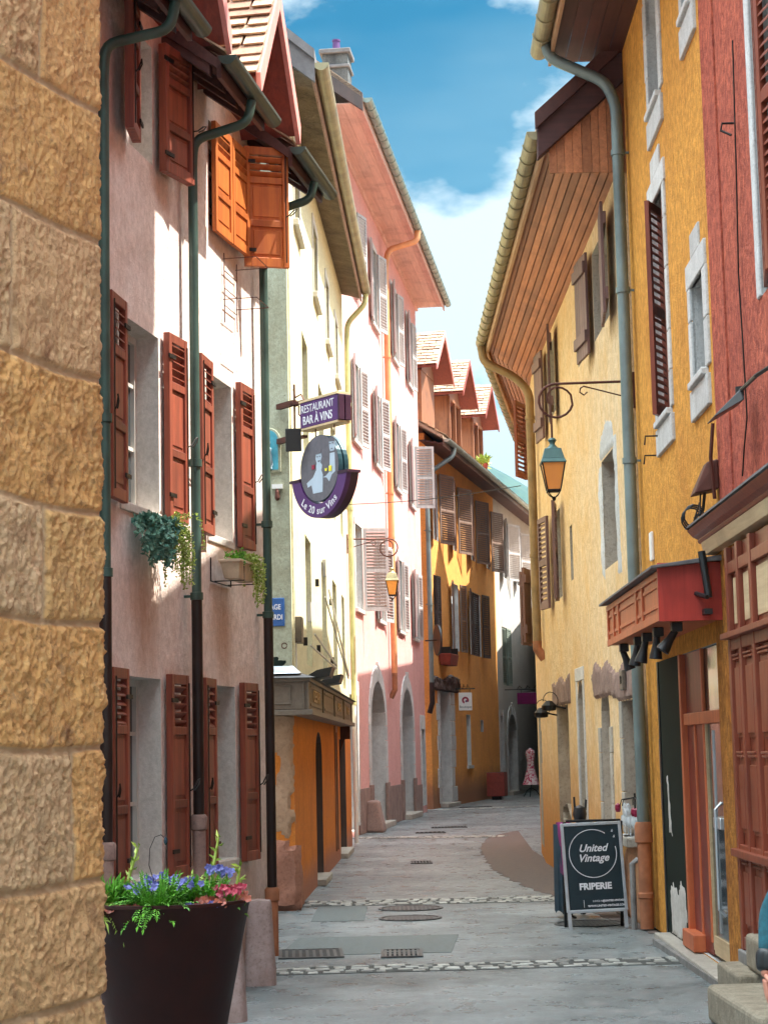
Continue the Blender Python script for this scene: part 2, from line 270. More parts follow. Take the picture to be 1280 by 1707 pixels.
# ------------------------------------------------------------------ mesh helpers
class MB:
    def __init__(s): s.v = []; s.f = []; s.m = []
    def add(s, vs, fs, m=0):
        n = len(s.v); s.v += [tuple(q) for q in vs]; s.f += [[i + n for i in f] for f in fs]; s.m += [m] * len(fs)
    def box(s, x0, x1, y0, y1, z0, z1, m=0):
        x0, x1 = min(x0, x1), max(x0, x1); y0, y1 = min(y0, y1), max(y0, y1); z0, z1 = min(z0, z1), max(z0, z1)
        s.add([(x0, y0, z0), (x1, y0, z0), (x1, y1, z0), (x0, y1, z0), (x0, y0, z1), (x1, y0, z1), (x1, y1, z1), (x0, y1, z1)],
              [(3, 2, 1, 0), (4, 5, 6, 7), (0, 1, 5, 4), (1, 2, 6, 5), (2, 3, 7, 6), (3, 0, 4, 7)], m); return s
    def hexa(s, pts, m=0): s.add(pts, [(3, 2, 1, 0), (4, 5, 6, 7), (0, 1, 5, 4), (1, 2, 6, 5), (2, 3, 7, 6), (3, 0, 4, 7)], m); return s
    def prism(s, poly, ax, a0, a1, m=0):
        def P(u, w, a): return {'x': (a, u, w), 'y': (u, a, w), 'z': (u, w, a)}[ax]
        n = len(poly); s.add([P(*q, a0) for q in poly] + [P(*q, a1) for q in poly],
            [list(range(n))[::-1], list(range(n, 2 * n))] + [(i, (i + 1) % n, (i + 1) % n + n, i + n) for i in range(n)], m); return s
    def tube(s, pts, r, m=0, n=8, rr=None):
        P = [Vector(q) for q in pts]; rings = []; up = None
        for i, q in enumerate(P):
            d = (P[min(i + 1, len(P) - 1)] - P[max(i - 1, 0)]).normalized()
            if up is None: up = d.orthogonal().normalized()
            up = (up - d * up.dot(d)); up = up.normalized() if up.length > 1e-5 else d.orthogonal().normalized(); sd_ = d.cross(up)
            rad = rr[i] if rr else r
            rings.append([q + (up * math.cos(2 * math.pi * j / n) + sd_ * math.sin(2 * math.pi * j / n)) * rad for j in range(n)])
        vv = [x for g in rings for x in g]; ff = []
        for i in range(len(P) - 1):
            for j in range(n): ff.append((i * n + j, i * n + (j + 1) % n, (i + 1) * n + (j + 1) % n, (i + 1) * n + j))
        ff.append(list(range(n))[::-1]); ff.append([(len(P) - 1) * n + j for j in range(n)])
        s.add(vv, ff, m); return s
    def lathe(s, prof, c=(0, 0, 0), m=0, n=16):
        vv = []; ff = []
        for r, z in prof:
            for j in range(n): a = 2 * math.pi * j / n; vv.append((c[0] + r * math.cos(a), c[1] + r * math.sin(a), c[2] + z))
        for i in range(len(prof) - 1):
            for j in range(n): ff.append((i * n + j, i * n + (j + 1) % n, (i + 1) * n + (j + 1) % n, (i + 1) * n + j))
        ff.append(list(range(n))[::-1]); ff.append([(len(prof) - 1) * n + j for j in range(n)]); s.add(vv, ff, m); return s
    def gutter(s, p0, p1, r, m=0, n=10, rings=0):
        """half-round trough hanging open side up from p0 to p1, with a thickness and optional collars"""
        p0, p1 = Vector(p0), Vector(p1); d = (p1 - p0).normalized(); side = d.cross(Vector((0, 0, 1))).normalized()
        def sec(c, r0, r1):
            o = [c + side * (r0 * math.cos(a)) + Vector((0, 0, r0 * math.sin(a))) for a in [math.pi + math.pi * i / n for i in range(n + 1)]]
            return o + [c + side * (r1 * math.cos(a)) + Vector((0, 0, r1 * math.sin(a))) for a in [2 * math.pi - math.pi * i / n for i in range(n + 1)]]
        def seg(a, b, r0, r1):
            A = sec(a, r0, r1); B = sec(b, r0, r1); q = len(A)
            s.add(A + B, [list(range(q))[::-1], list(range(q, 2 * q))] + [(i, (i + 1) % q, (i + 1) % q + q, i + q) for i in range(q)], m)
        seg(p0, p1, r, r - .008)
        for e in (p0, p1):
            w = d * .006; A = [e - w + side * (r * math.cos(a)) + Vector((0, 0, r * math.sin(a))) for a in [math.pi + math.pi * i / n for i in range(n + 1)]]
            B = [q + w * 2 for q in A]; q = n + 1
            s.add(A + B, [list(range(q))[::-1], list(range(q, 2 * q))] + [(i, (i + 1) % q, (i + 1) % q + q, i + q) for i in range(q)], m)
        if rings:
            L_ = (p1 - p0).length; kk = int(L_ / rings)
            for i in range(1, kk): c = p0 + d * (i * L_ / kk); seg(c - d * .014, c + d * .014, r + .012, r)
        return s
    def build(s, name, mats, parent=None, mtx=None, bevel=0, smooth=False, seg=2):
        me = bpy.data.meshes.new(name); me.from_pydata(s.v, [], s.f)
        for q in (mats if isinstance(mats, (list, tuple)) else [mats]): me.materials.append(M[q] if isinstance(q, str) else q)
        me.polygons.foreach_set('material_index', s.m); me.update()
        bm = bmesh.new(); bm.from_mesh(me); bmesh.ops.recalc_face_normals(bm, faces=bm.faces); bm.to_mesh(me); bm.free()
        if smooth: me.polygons.foreach_set('use_smooth', [True] * len(me.polygons)); me.set_sharp_from_angle(angle=R(40))
        return place(me, name, parent, mtx, bevel, seg)
def place(me, name, parent=None, mtx=None, bevel=0, seg=2):
    o = bpy.data.objects.new(name, me); COL.objects.link(o)
    if parent: o.parent = parent
    if mtx is not None: o.matrix_local = mtx
    if bevel: b = o.modifiers.new('bevel', 'BEVEL'); b.width = bevel; b.segments = seg; b.limit_method = 'ANGLE'; b.angle_limit = R(50)
    return o
def tag(o, label=None, cat=None, group=None, kind=None):
    for a, b in (('label', label), ('category', cat), ('group', group), ('kind', kind)):
        if b: o[a] = b
    return o
def empty(name, mtx, label=None, cat=None, group=None):
    o = bpy.data.objects.new(name, None); COL.objects.link(o); o.empty_display_size = .2
    o.matrix_world = mtx; return tag(o, label, cat, group)
T = Matrix.Translation
def RZ(a): return Matrix.Rotation(R(a), 4, 'Z')
def text_mesh(body, size, ext=.004, shear=0, align='CENTER', bold=0):
    c = bpy.data.curves.new('lettering', 'FONT'); c.body = body; c.size = size; c.extrude = ext; c.shear = shear; c.align_x = align; c.align_y = 'CENTER'; c.offset = bold; c.resolution_u = 4
    o = bpy.data.objects.new('lettering', c); COL.objects.link(o); bpy.context.view_layer.update()
    me = bpy.data.meshes.new_from_object(o.evaluated_get(bpy.context.evaluated_depsgraph_get())); bpy.data.objects.remove(o); bpy.data.curves.remove(c); return me
def text(body, size, m_, parent, mtx, name='lettering', **kw):
    me = text_mesh(body, size, **kw); me.materials.clear(); me.materials.append(M[m_]); return place(me, name, parent, mtx)
def axes(x, y, z, o): 
    x, y, z = Vector(x), Vector(y), Vector(z); return Matrix(((x.x, y.x, z.x, o[0]), (x.y, y.y, z.y, o[1]), (x.z, y.z, z.z, o[2]), (0, 0, 0, 1)))

class Frame:
    """a facade's own axes: local x runs along the wall, y out of it towards the street, z up"""
    def __init__(s, ox, oy, ax, ay):
        a = Vector((ax, ay, 0)).normalized(); s.a = a; s.n = Vector((-a.y, a.x, 0)); s.o = Vector((ox, oy, 0))
        s.m = axes(a, s.n, (0, 0, 1), s.o)
    def w(s, x, y, z): return s.o + s.a * x + s.n * y + Vector((0, 0, z))
TXT = axes((-1, 0, 0), (0, 0, 1), (0, 1, 0), (0, 0, 0))   # lettering read from the street on a facade frame

def wall(H, s0, s1, z0, z1, ops, m, mr, depth=.22, name='wall', back=6.0, top=None, thick=None):
    """front wall with real openings (s0,s1,z0,z1,arch rise), reveals, flanks and back"""
    mb = MB(); xs = {s0, s1}; zs = {z0, z1}
    tz = top or (lambda s: z1)
    for o in ops: xs |= {o[0], o[1]}; zs |= {o[2], o[3]}
    xs = sorted(xs); zs = sorted(zs)
    for i in range(len(xs) - 1):
        for j in range(len(zs) - 1):
            cx, cz = (xs[i] + xs[i + 1]) / 2, (zs[j] + zs[j + 1]) / 2
            if any(o[0] < cx < o[1] and o[2] < cz < o[3] for o in ops): continue
            ta = tz(xs[i]) if j == len(zs) - 2 else zs[j + 1]; tb = tz(xs[i + 1]) if j == len(zs) - 2 else zs[j + 1]
            mb.add([(xs[i], 0, zs[j]), (xs[i + 1], 0, zs[j]), (xs[i + 1], 0, tb), (xs[i], 0, ta)], [(0, 1, 2, 3)], 0)
    for o in ops:
        a, b, c, d = o[:4]; r = o[4] if len(o) > 4 else 0; dp = o[5] if len(o) > 5 else depth
        pts = [(a, c), (a, d - r)]
        if r:
            w = (b - a) / 2; N = 10; shape = o[6] if len(o) > 6 else 'round'
            for i in range(1, N):
                th = math.pi * i / N; x = a + w - w * math.cos(th)
                zz = math.sin(th) if shape == 'round' else (1 - abs(math.cos(th)) ** 1.6)
                pts.append((x, d - r + r * zz))
            arc = [(a, d - r)] + pts[2:] + [(b, d - r)]; mid = len(arc) // 2
            for i in range(mid): mb.add([(a, 0, d), (arc[i][0], 0, arc[i][1]), (arc[i + 1][0], 0, arc[i + 1][1])], [(0, 1, 2)], 0)
            for i in range(mid, len(arc) - 1): mb.add([(b, 0, d), (arc[i][0], 0, arc[i][1]), (arc[i + 1][0], 0, arc[i + 1][1])], [(0, 1, 2)], 0)
            mb.add([(a, 0, d), (arc[mid][0], 0, arc[mid][1]), (b, 0, d)], [(0, 1, 2)], 0)
        pts += [(b, d - r), (b, c)]
        for i in range(len(pts)):
            p, q = pts[i], pts[(i + 1) % len(pts)]
            mb.add([(p[0], 0, p[1]), (q[0], 0, q[1]), (q[0], -dp, q[1]), (p[0], -dp, p[1])], [(0, 1, 2, 3)], 1)
        mb.add([(a, -dp, c), (b, -dp, c), (b, -dp, d), (a, -dp, d)], [(0, 1, 2, 3)], 2)
    for e in (s0, s1): mb.add([(e, 0, z0), (e, -back, z0), (e, -back, tz(e)), (e, 0, tz(e))], [(0, 1, 2, 3)], 0)
    mb.add([(s0, -back, z0), (s1, -back, z0), (s1, -back, tz(s1)), (s0, -back, tz(s0))], [(0, 1, 2, 3)], 0)
    # outward normals are left as built: recalculation would guess on open cells
    me = bpy.data.meshes.new(name); me.from_pydata(mb.v, [], mb.f)
    for q in (m, mr, 'dark'): me.materials.append(M[q])
    me.polygons.foreach_set('material_index', mb.m); me.update()
    return place(me, name, H)
def window(H, o, depth=.14, mf='frame', pane='glass', bars=1, sur=None, sill=None, label=None, surw=.12, cross=1):
    a, b, c, d = o[:4]; e = .05; mb = MB(); y0, y1 = -depth - .02, -depth + .03
    mb.box(a, a + e, y0, y1, c, d); mb.box(b - e, b, y0, y1, c, d); mb.box(a + e, b - e, y0, y1, d - e, d); mb.box(a + e, b - e, y0, y1, c, c + e)
    if bars: mb.box((a + b) / 2 - .03, (a + b) / 2 + .03, y0 + .004, y1 + .01, c + e, d - e)
    if cross: h = (d - c) * .36; [mb.box(a + e, b - e, y0 + .008, y1 - .01, c + h * i - .014, c + h * i + .014) for i in (1, 2)]
    w = mb.build('window', mf, H)
    MB().box(a + e, b - e, -depth - .012, -depth - .004, c + e, d - e).build('pane', pane, w)
    if sur:
        q = surw; s_ = MB(); P = .018
        s_.box(a - q, a, -.02, P, c, d); s_.box(b, b + q, -.02, P, c, d); s_.box(a - q * 1.1, b + q * 1.1, -.02, P + .003, d, d + q * 1.3)
        s_.build('surround', sur, w, bevel=.006)
    if sill: MB().box(a - .1, b + .1, -.05, .07, c - .09, c - .004).build('sill', sill, w, bevel=.01)
    return w
_sc = {}
def shutter_mesh(w, h, style, m, t=.04):
    key = (round(w, 2), round(h, 2), style, m, t)
    if key in _sc: return _sc[key]
    mb = MB(); f = .055 if w > .3 else .04; ht = t / 2
    if style == 'boards':
        n = max(3, round(w / .12)); bw = w / n
        for i in range(n): mb.box(i * bw + .003, (i + 1) * bw - .003, -ht, ht - .008, random.uniform(0, .01), h - random.uniform(0, .01))
        for z in (h * .13, h * .80): mb.box(.0, w, ht - .008, ht + .022, z, z + .13)
    else:
        mb.box(0, f, -ht, ht, 0, h); mb.box(w - f, w, -ht, ht, 0, h); mb.box(f, w - f, -ht + .001, ht - .001, 0, f * 1.5); mb.box(f, w - f, -ht + .001, ht - .001, h - f * 1.3, h)
        def slats(z0, z1, step):
            n = max(2, int((z1 - z0) / step)); st = (z1 - z0) / n
            for i in range(n):
                z = z0 + i * st; g = st * .62
                mb.hexa([(f, -ht + .004, z + g), (w - f, -ht + .004, z + g), (w - f, ht - .006, z), (f, ht - .006, z),
                         (f, -ht + .004, z + g + .012), (w - f, -ht + .004, z + g + .012), (w - f, ht - .006, z + .012), (f, ht - .006, z + .012)])
        if style == 'louver':
            mb.box(f, w - f, -ht + .001, ht - .001, h * .47, h * .47 + f * 1.3)
            slats(f * 1.5, h * .47, .068); slats(h * .47 + f * 1.3, h - f * 1.3, .068)
        else:   # five louvres above two recessed panels
            zt = h * .72
            for z in (h * .36, zt): mb.box(f, w - f, -ht + .001, ht - .001, z - .03, z + .03)
            mb.box(f, w - f, -.006, .006, f * 1.5, zt - .03)
            for a_, b_ in ((f * 1.5, h * .36 - .03), (h * .36 + .03, zt - .03)):
                mb.box(f + .025, w - f - .025, -.013, .013, a_ + .03, b_ - .03)
            slats(zt + .03, h - f * 1.3, .058)
    me = bpy.data.meshes.new('shutter'); me.from_pydata(mb.v, [], mb.f); me.materials.append(M[m]); me.update()
    bm = bmesh.new(); bm.from_mesh(me); bmesh.ops.recalc_face_normals(bm, faces=bm.faces); bm.to_mesh(me); bm.free()
    _sc[key] = me; return me
def shutter(H, s, z0, z1, w, dr=1, ang=4, style='louver', m='shutb', off=.04, t=.04, bev=0, catch=False):
    """hinge at s; dr=+1 opens towards +x; ang = degrees it stands away from the wall"""
    th = ang if dr > 0 else 180 - ang
    o = place(shutter_mesh(w, z1 - z0, style, m, t), 'shutter', H, T((s, off + t / 2, z0)) @ RZ(th), bev, 1)
    if catch:   # iron hinges and the espagnolette arm
        y = (1 if dr > 0 else -1) * (t / 2 + .008); mb = MB(); h = z1 - z0
        for zz in (h * .12, h * .86): mb.box(-.03, .1, y - .006, y + .006, zz, zz + .03)
        mb.tube([(w * .93, y, h * .04), (w * .93, y, h * .96)], .005, n=6).tube([(w * .93, y, h * .42), (w * .99, y * 1.6, h * .43), (w * 1.08, y * 2.2, h * .47), (w * 1.16, y * 2.4, h * .48), (w * 1.1, y * 2.4, h * .45), (w * 1.0, y * 1.8, h * .42)], .006, n=5)
        mb.build('latch', 'iron', o)
    return o
def pair(H, a, b, c, d, style='louver', m='shutb', w=None, ang=(5, 5), off=.05, **kw):
    w = w or (b - a) / 2; shutter(H, b, c, d, w, 1, ang[0], style, m, off, **kw); shutter(H, a, c, d, w, -1, ang[1], style, m, off, **kw)
def downpipe(H, pts, r, m, name='downpipe', collars=(), smoothn=0):
    mb = MB(); P = [Vector(p) for p in pts]; Q = [P[0]]
    for i in range(1, len(P) - 1):      # round the elbows
        a, b, c = P[i - 1], P[i], P[i + 1]; d = min((a - b).length, (c - b).length) * .45; d = min(d, .14)
        p0 = b + (a - b).normalized() * d; p1 = b + (c - b).normalized() * d
        for t_ in (0, .25, .5, .75, 1): Q.append(p0 * (1 - t_) ** 2 + b * 2 * t_ * (1 - t_) + p1 * t_ ** 2)
    Q.append(P[-1]); mb.tube(Q, r, n=14)
    for (x, y, z) in collars:
        mb.lathe([(r + .001, -.03), (r + .012, -.028), (r + .012, .028), (r + .001, .03)], (x, y, z), 0, 14); mb.box(x - .012, x + .012, min(0, y), y, z - .01, z + .01)
    return mb.build(name, m, H, smooth=True)
def roof(H, s0, s1, off, ze, slope, run, m='tile', th=.12, z1e=None, name='roof'):
    z1e = ze if z1e is None else z1e; mb = MB()
    def sec(s, z): r_ = z + slope * (off + run); return [(s, off, z), (s, off, z + th), (s, -run, r_ + th), (s, -2 * run - off, z + th), (s, -2 * run - off, z), (s, -run, r_)]
    A, B = sec(s0, ze), sec(s1, z1e); q = 6
    mb.add(A + B, [(0, 1, 2, 5), (2, 3, 4, 5), (6, 11, 8, 7), (8, 11, 10, 9)] + [(i, i + 6, (i + 1) % 6 + 6, (i + 1) % 6) for i in range(q)])
    return mb.build(name, m, H)
def tile_patch(mb, o, u, v, nu, nv, m=0, th=.02):
    """rows of lapped flat tiles: o corner at the eave, u along the eave, v up the slope"""
    o, u, v = Vector(o), Vector(u), Vector(v); n = u.cross(v).normalized()
    if n.z < 0: n = -n
    du, dv = u / nu, v / nv
    for j in range(nv):
        for i in range(nu + (j % 2)):
            a = max(0, i - .5 * (j % 2)); b = min(nu, i + 1 - .5 * (j % 2)); lift = n * (th * random.uniform(1.6, 2.3)); jz = dv * random.uniform(-.12, .08)
            p = o + du * (a + .03) + dv * j + jz; q = o + du * (b - .03) + dv * j + jz; r_ = dv * 1.25
            mb.hexa([p + lift, q + lift, q + r_, p + r_, p + lift + n * th, q + lift + n * th, q + r_ + n * th, p + r_ + n * th], m)

# ================================================================== the ground
g = MB(); g.add([(-1600, -20, 0), (2600, -20, 0), (2600, 3800, 0), (-1600, 3800, 0)], [(0, 1, 2, 3)])
tag(g.build('ground', 'asphalt'), kind='structure')
def strip(name, pts, z, m): 
    b = MB(); b.prism(pts, 'z', z - .05, z); return tag(b.build(name, m), kind='structure')
pv = [(2.5, 17.6), (2.46, 24), (2.4, 33), (2.7, 41), (1.95, 38.5), (1.55, 34), (1.45, 29.5), (1.55, 26), (1.85, 23.2), (2.2, 20)]; pq = []
for i, a in enumerate(pv):
    b = pv[(i + 1) % len(pv)]; n_ = 1 if i < 3 else max(2, int(math.dist(a, b) / .16))
    for j in range(n_): f_ = j / n_; e = 0 if i < 3 else random.uniform(-.05, .05); pq.append((a[0] + (b[0] - a[0]) * f_ + e, a[1] + (b[1] - a[1]) * f_ + e))
strip('brown_paved_pavement', pq, .006, 'brownpav')
strip('asphalt_patch', [(-1.0, 16.9), (.5, 16.9), (.62, 18.5), (-.9, 18.5)], .004, 'patch')
strip('asphalt_patch', [(-.85, 20.2), (-.3, 20.2), (-.28, 22.2), (-.85, 22.2)], .004, 'patch')
strip('cement_edge_strip', [(2.32, 13.6), (2.44, 13.6), (2.40, 17.2), (2.28, 17.2)], .05, 'cement')
def cobbles(x0, y0, x1, y1, wd, rows, lab=None):
    mb = MB(); d = Vector((x1 - x0, y1 - y0)); n = d.normalized(); pr = Vector((-n.y, n.x)); L_ = d.length
    for r_ in range(rows):
        s = random.uniform(0, .1)
        while s < L_ - .05:
            l = random.uniform(.10, .2); l = min(l, L_ - s); q = wd / rows
            if random.random() < .95:
                c0 = Vector((x0, y0)) + n * (s + .008) + pr * (r_ * q - wd / 2 + random.uniform(0, .014)); dx = n * (l - .026); dy = pr * (q - .03 - random.uniform(0, .02)); h = random.uniform(.008, .018)
                k1 = .012; P = [c0, c0 + dx, c0 + dx + dy, c0 + dy]; cc = (P[0] + P[2]) / 2
                mb.hexa([(p.x, p.y, -.03) for p in P] + [(p.x + (cc.x - p.x) * .14, p.y + (cc.y - p.y) * .14, h + random.uniform(-.003, .003)) for p in P])
            s += l
    bd = MB(); P = [Vector((x0, y0)) - pr * wd * .52, Vector((x1, y1)) - pr * wd * .52, Vector((x1, y1)) + pr * wd * .52, Vector((x0, y0)) + pr * wd * .52]; bd.prism([tuple(a) for a in P], 'z', -.05, .004); tag(bd.build('cobble_bed', 'bed'), kind='structure')
    o = mb.build('cobble_band', 'cobble', bevel=.006); return tag(o, kind='structure')
cobbles(-.98, 15.72, 2.33, 15.9, .5, 4)
cobbles(-1.05, 22.5, 2.28, 22.55, .75, 5)
cobbles(-.75, 39.2, 2.3, 38.4, .7, 5)
cobbles(1.0, 55.6, 4.2, 57.5, .7, 4)
def manhole(x, y, r, label, grp=None, sq=None, rot=0):
    root = empty('manhole_cover', T((x, y, 0)) @ RZ(rot), label, 'manhole cover', grp)
    if sq:
        a, b_ = sq; m1 = MB(); m1.box(-a, a, -b_, b_, 0.001, .008); m2 = MB()
        for sx in (-1, 1): m2.box(sx * (a + .03), sx * a, -b_ - .03, b_ + .03, .001, .014); m2.box(-a, a, sx * b_, sx * (b_ + .03), .001, .014)
        n = int(a / .06)
        for i in range(-n, n + 1):
            for j in range(-int(b_ / .06), int(b_ / .06) + 1): m1.box(i * .06 - .016, i * .06 + .016, j * .06 - .016, j * .06 + .016, .008, .012)
    else:
        m1 = MB().lathe([(r * .86, .001), (r * .86, .008), (r * .0 + .001, .008)], n=28); m2 = MB().lathe([(r * .9, .001), (r * .9, .012), (r, .012), (r, .001)], n=28)
        for i in range(-6, 7):
            for j in range(-6, 7):
                if (i * i + j * j) ** .5 * r / 7.5 < r * .8: m1.box(i * r / 7.5 - .018, i * r / 7.5 + .018, j * r / 7.5 - .018, j * r / 7.5 + .018, .008, .012)
    m2.build('rim', 'iron2', root); m1.build('cover', 'iron2', root, bevel=0)
manhole(.18, 20.35, .33, 'round iron manhole cover in front of the second cobbled band')
manhole(.2, 21.6, .36, 'round iron manhole cover touching the near edge of the second cobbled band')
manhole(-.72, 17.0, 0, 'square iron cover with round centre beside the left gutter, near the first cobbled band', sq=(.25, .33), rot=3)
manhole(1.95, 19.3, .36, 'round iron manhole cover in front of the chalkboard sign, half under its feet')
def drain(x, y, a, b_, label, n=7):
    root = empty('drain_grate', T((x, y, 0)), label, 'drain grate')
    f = MB()
    for sx in (-1, 1): f.box(sx * a, sx * (a - .025), -b_, b_, .001, .016); f.box(-a + .025, a - .025, sx * b_, sx * (b_ - .025), .001, .016)
    f.build('rim', 'iron2', root); MB().box(-a + .025, a - .025, -b_ + .025, b_ - .025, .0005, .003).build('pit', 'dark', root)
    q = MB()
    for i in range(1, n): xx = -a + 2 * a * i / n; q.box(xx - .012, xx + .012, -b_ + .025, b_ - .025, .004, .013)
    for sy in (-.33, .33): q.box(-a + .03, a - .03, b_ * sy - .012, b_ * sy + .012, .005, .0125)
    q.build('bars', 'iron2', root)
drain(.07, 16.85, .18, .3, 'small black drain grate in the middle of the street near the first cobbled band', 9)
drain(.46, 30.2, .17, .3, 'long drain grate in the middle of the street between the second and third cobbled bands')
drain(.83, 40.9, .32, .25, 'dark drain grate just beyond the third cobbled band')
drain(1.3, 43.4, .4, .25, 'dark drain slot in front of the pink house arches', 11)
drain(2.55, 57.9, .5, .22, 'farthest drain slot, in front of the apricot house', 11)

# far hills behind the roofs
hm = MB(); NX, NY = 110, 44
for j in range(NY):
    for i in range(NX):
        x = -1500 + i * 36; y = 1500 + j * 50
        h = 395 * math.exp(-((y - 2500) / 600) ** 2) * (1 - .18 * math.tanh((x - 150) / 130)) * (1 + .1 * (noise.fractal(Vector((x * .0014, y * .0014, 3)), .8, 2.1, 6))) + 13 * noise.fractal(Vector((x * .011, y * .011, 1)), .8, 2.1, 4)
        hm.v.append((x, y, max(-2, h - 10)))
for j in range(NY - 1):
    for i in range(NX - 1): hm.f.append((j * NX + i, j * NX + i + 1, (j + 1) * NX + i + 1, (j + 1) * NX + i)); hm.m.append(0)
tag(hm.build('forested_hills', 'hill', smooth=True), kind='structure')

# ================================================================== left: rough ashlar corner building
F0 = Frame(-.98, 6.5, -.41, -1)
root = empty('stone_corner_building', F0.m, 'honey-coloured rough ashlar wall corner in the left foreground with pale mortar joints', 'building')
Zs = [-.3, .12, .53, .95, 1.34, 1.78, 2.20, 2.58, 3.04, 3.53, 4.0, 4.45, 4.95, 5.5]
VJ = {4: [.18, 1.1], 5: [.75], 6: [.35, 1.0], 7: [.85], 8: [.54, 1.3], 9: [.9], 10: [.37, .95], 11: [.7], 3: [.8], 2: [.4, 1.1], 1: [.7], 0: [.4], 12: [.5]}
def hsh(a, b): return (math.sin(a * 127.1 + b * 311.7) * 43758.5453) % 1
def blockinfo(s, z, key=0):
    zz = z + .02 * noise.noise(Vector((s * 1.3, z * .5, 25))) + .01 * noise.noise(Vector((s * 2.5, z, 5)))
    r_ = max(i for i in range(len(Zs)) if Zs[i] <= max(zz, Zs[0])); r_ = min(r_, len(Zs) - 2)
    dz = min(zz - Zs[r_], Zs[r_ + 1] - zz); ss = s + .02 * noise.noise(Vector((s, z * 3, 9))); js = [-.05] + VJ.get(r_, []) + [2.6]
    ci = max([i for i in range(len(js)) if js[i] <= ss] or [0]); ci = min(ci, len(js) - 2)
    e = [abs(ss - js[ci]) if ci > 0 else 9, abs(js[ci + 1] - ss)]
    return r_, ci, min(dz, *e)
cell = .0075; NS = int(1.0 / cell); NZ = int(5.6 / cell)
vs_, fs_, cols = [], [], []
def disp(s, z, y):
    r_, c_, d = blockinfo(s, z); e = max(0, min(1, (d - .005 - .006 * noise.noise(Vector((s * 9, z * 9, 2)))) / .016)); e = e * e * (3 - 2 * e)
    P3 = Vector((s, z, y)); rough = 1 if hsh(r_, c_) > .25 else .6
    h = e * (.008 + .008 * hsh(c_, r_)) + e * rough * (.011 * noise.fractal(P3 * 9, .9, 2.1, 3) + .011 * (1 - 2 * abs(noise.noise(P3 * 34 + Vector((0, noise.noise(P3 * 12) * 1.5, 0))))) - .005 + .006 * noise.noise(P3 * 80))
    return h + (1 - e) * .003 * noise.noise(P3 * 60), r_, c_, e
cols_n = 100; pathx = []          # path: front face from far left to the corner, round it, then the return
for i in range(NS, -1, -1): pathx.append((i * cell, 0, 0, 1, i * cell))
for i in range(1, 5): a = R(90 * i / 5); pathx.append((-.03 * math.sin(a), -.03 + .03 * math.cos(a), -math.sin(a), math.cos(a), -.03 * math.sin(a)))
for i in range(0, 40): pathx.append((-.03, -.03 - i * .03, -1, 0, -.04 - i * .03))
NP = len(pathx)
for j in range(NZ + 1):
    z = -.1 + j * cell
    for (px_, py_, nx_, ny_, s) in pathx:
        h, r_, c_, e = disp(abs(s) if s < 0 else s, z, s); vs_.append((px_ + nx_ * h, py_ + ny_ * h, z)); cols.append((e, hsh(r_ + 3, c_), hsh(c_ + 7, r_), 1))
for j in range(NZ):
    for i in range(NP - 1): fs_.append((j * NP + i, j * NP + i + 1, (j + 1) * NP + i + 1, (j + 1) * NP + i))
me = bpy.data.meshes.new('wall'); me.from_pydata(vs_, [], fs_); at_ = me.color_attributes.new('block', 'FLOAT_COLOR', 'POINT')
at_.data.foreach_set('color', [q for c_ in cols for q in c_])
me.polygons.foreach_set('use_smooth', [True] * len(me.polygons))
m, t, p = mat('honey_ashlar'); v = coords(t); ca = nn(t, 'ShaderNodeVertexColor', layer_name='block'); sp = nn(t, 'ShaderNodeSeparateColor'); t.links.new(ca.outputs[0], sp.inputs[0])
c1 = mixc(t, ramp(t, noi(t, v, 3, 8, .7), .35, .65), (.74, .44, .17), (.56, .32, .13)); c2 = mixc(t, ramp(t, noi(t, v, 4, 8, .7), .35, .65), (.70, .48, .28), (.52, .35, .2))
col = mixc(t, ramp(t, sp.outputs[1], .35, .65), c1, c2); hn = nn(t, 'ShaderNodeValue'); tint = mixc(t, ramp(t, sp.outputs[2], 0, 1), (1.08, .98, .86), (.94, .95, .98)); col = mixc(t, .8, col, tint, 'MULTIPLY'); col = mixc(t, ramp(t, noi(t, v, 28, 6, .7), .5, .8), col, (.70, .46, .22)); col = mixc(t, ramp(t, noi(t, v, 45, 5, .75), .33, .5, (.7, .7, .7, 1), (0, 0, 0, 1)), col, (.30, .16, .07))  # last mix paints the shade of small crevices into the stone colour
col = mixc(t, ramp(t, noi(t, v, 7, 8, .7), .56, .72), col, (.24, .12, .06))
col = mixc(t, ramp(t, sp.outputs[0], .1, .6), (.50, .34, .20), col); t.links.new(col, p.inputs['Base Color']); p.inputs['Roughness'].default_value = .95
bump(t, p, noi(t, v, 55, 7, .75), .9, .012); me.materials.append(m); place(me, 'wall', root)
MB().box(1.05, 2.6, -1.2, -.02, -.1, 5.5).box(.0, 1.0, -1.3, -.08, 5.45, 5.5).build('backing', 'stonew', root)

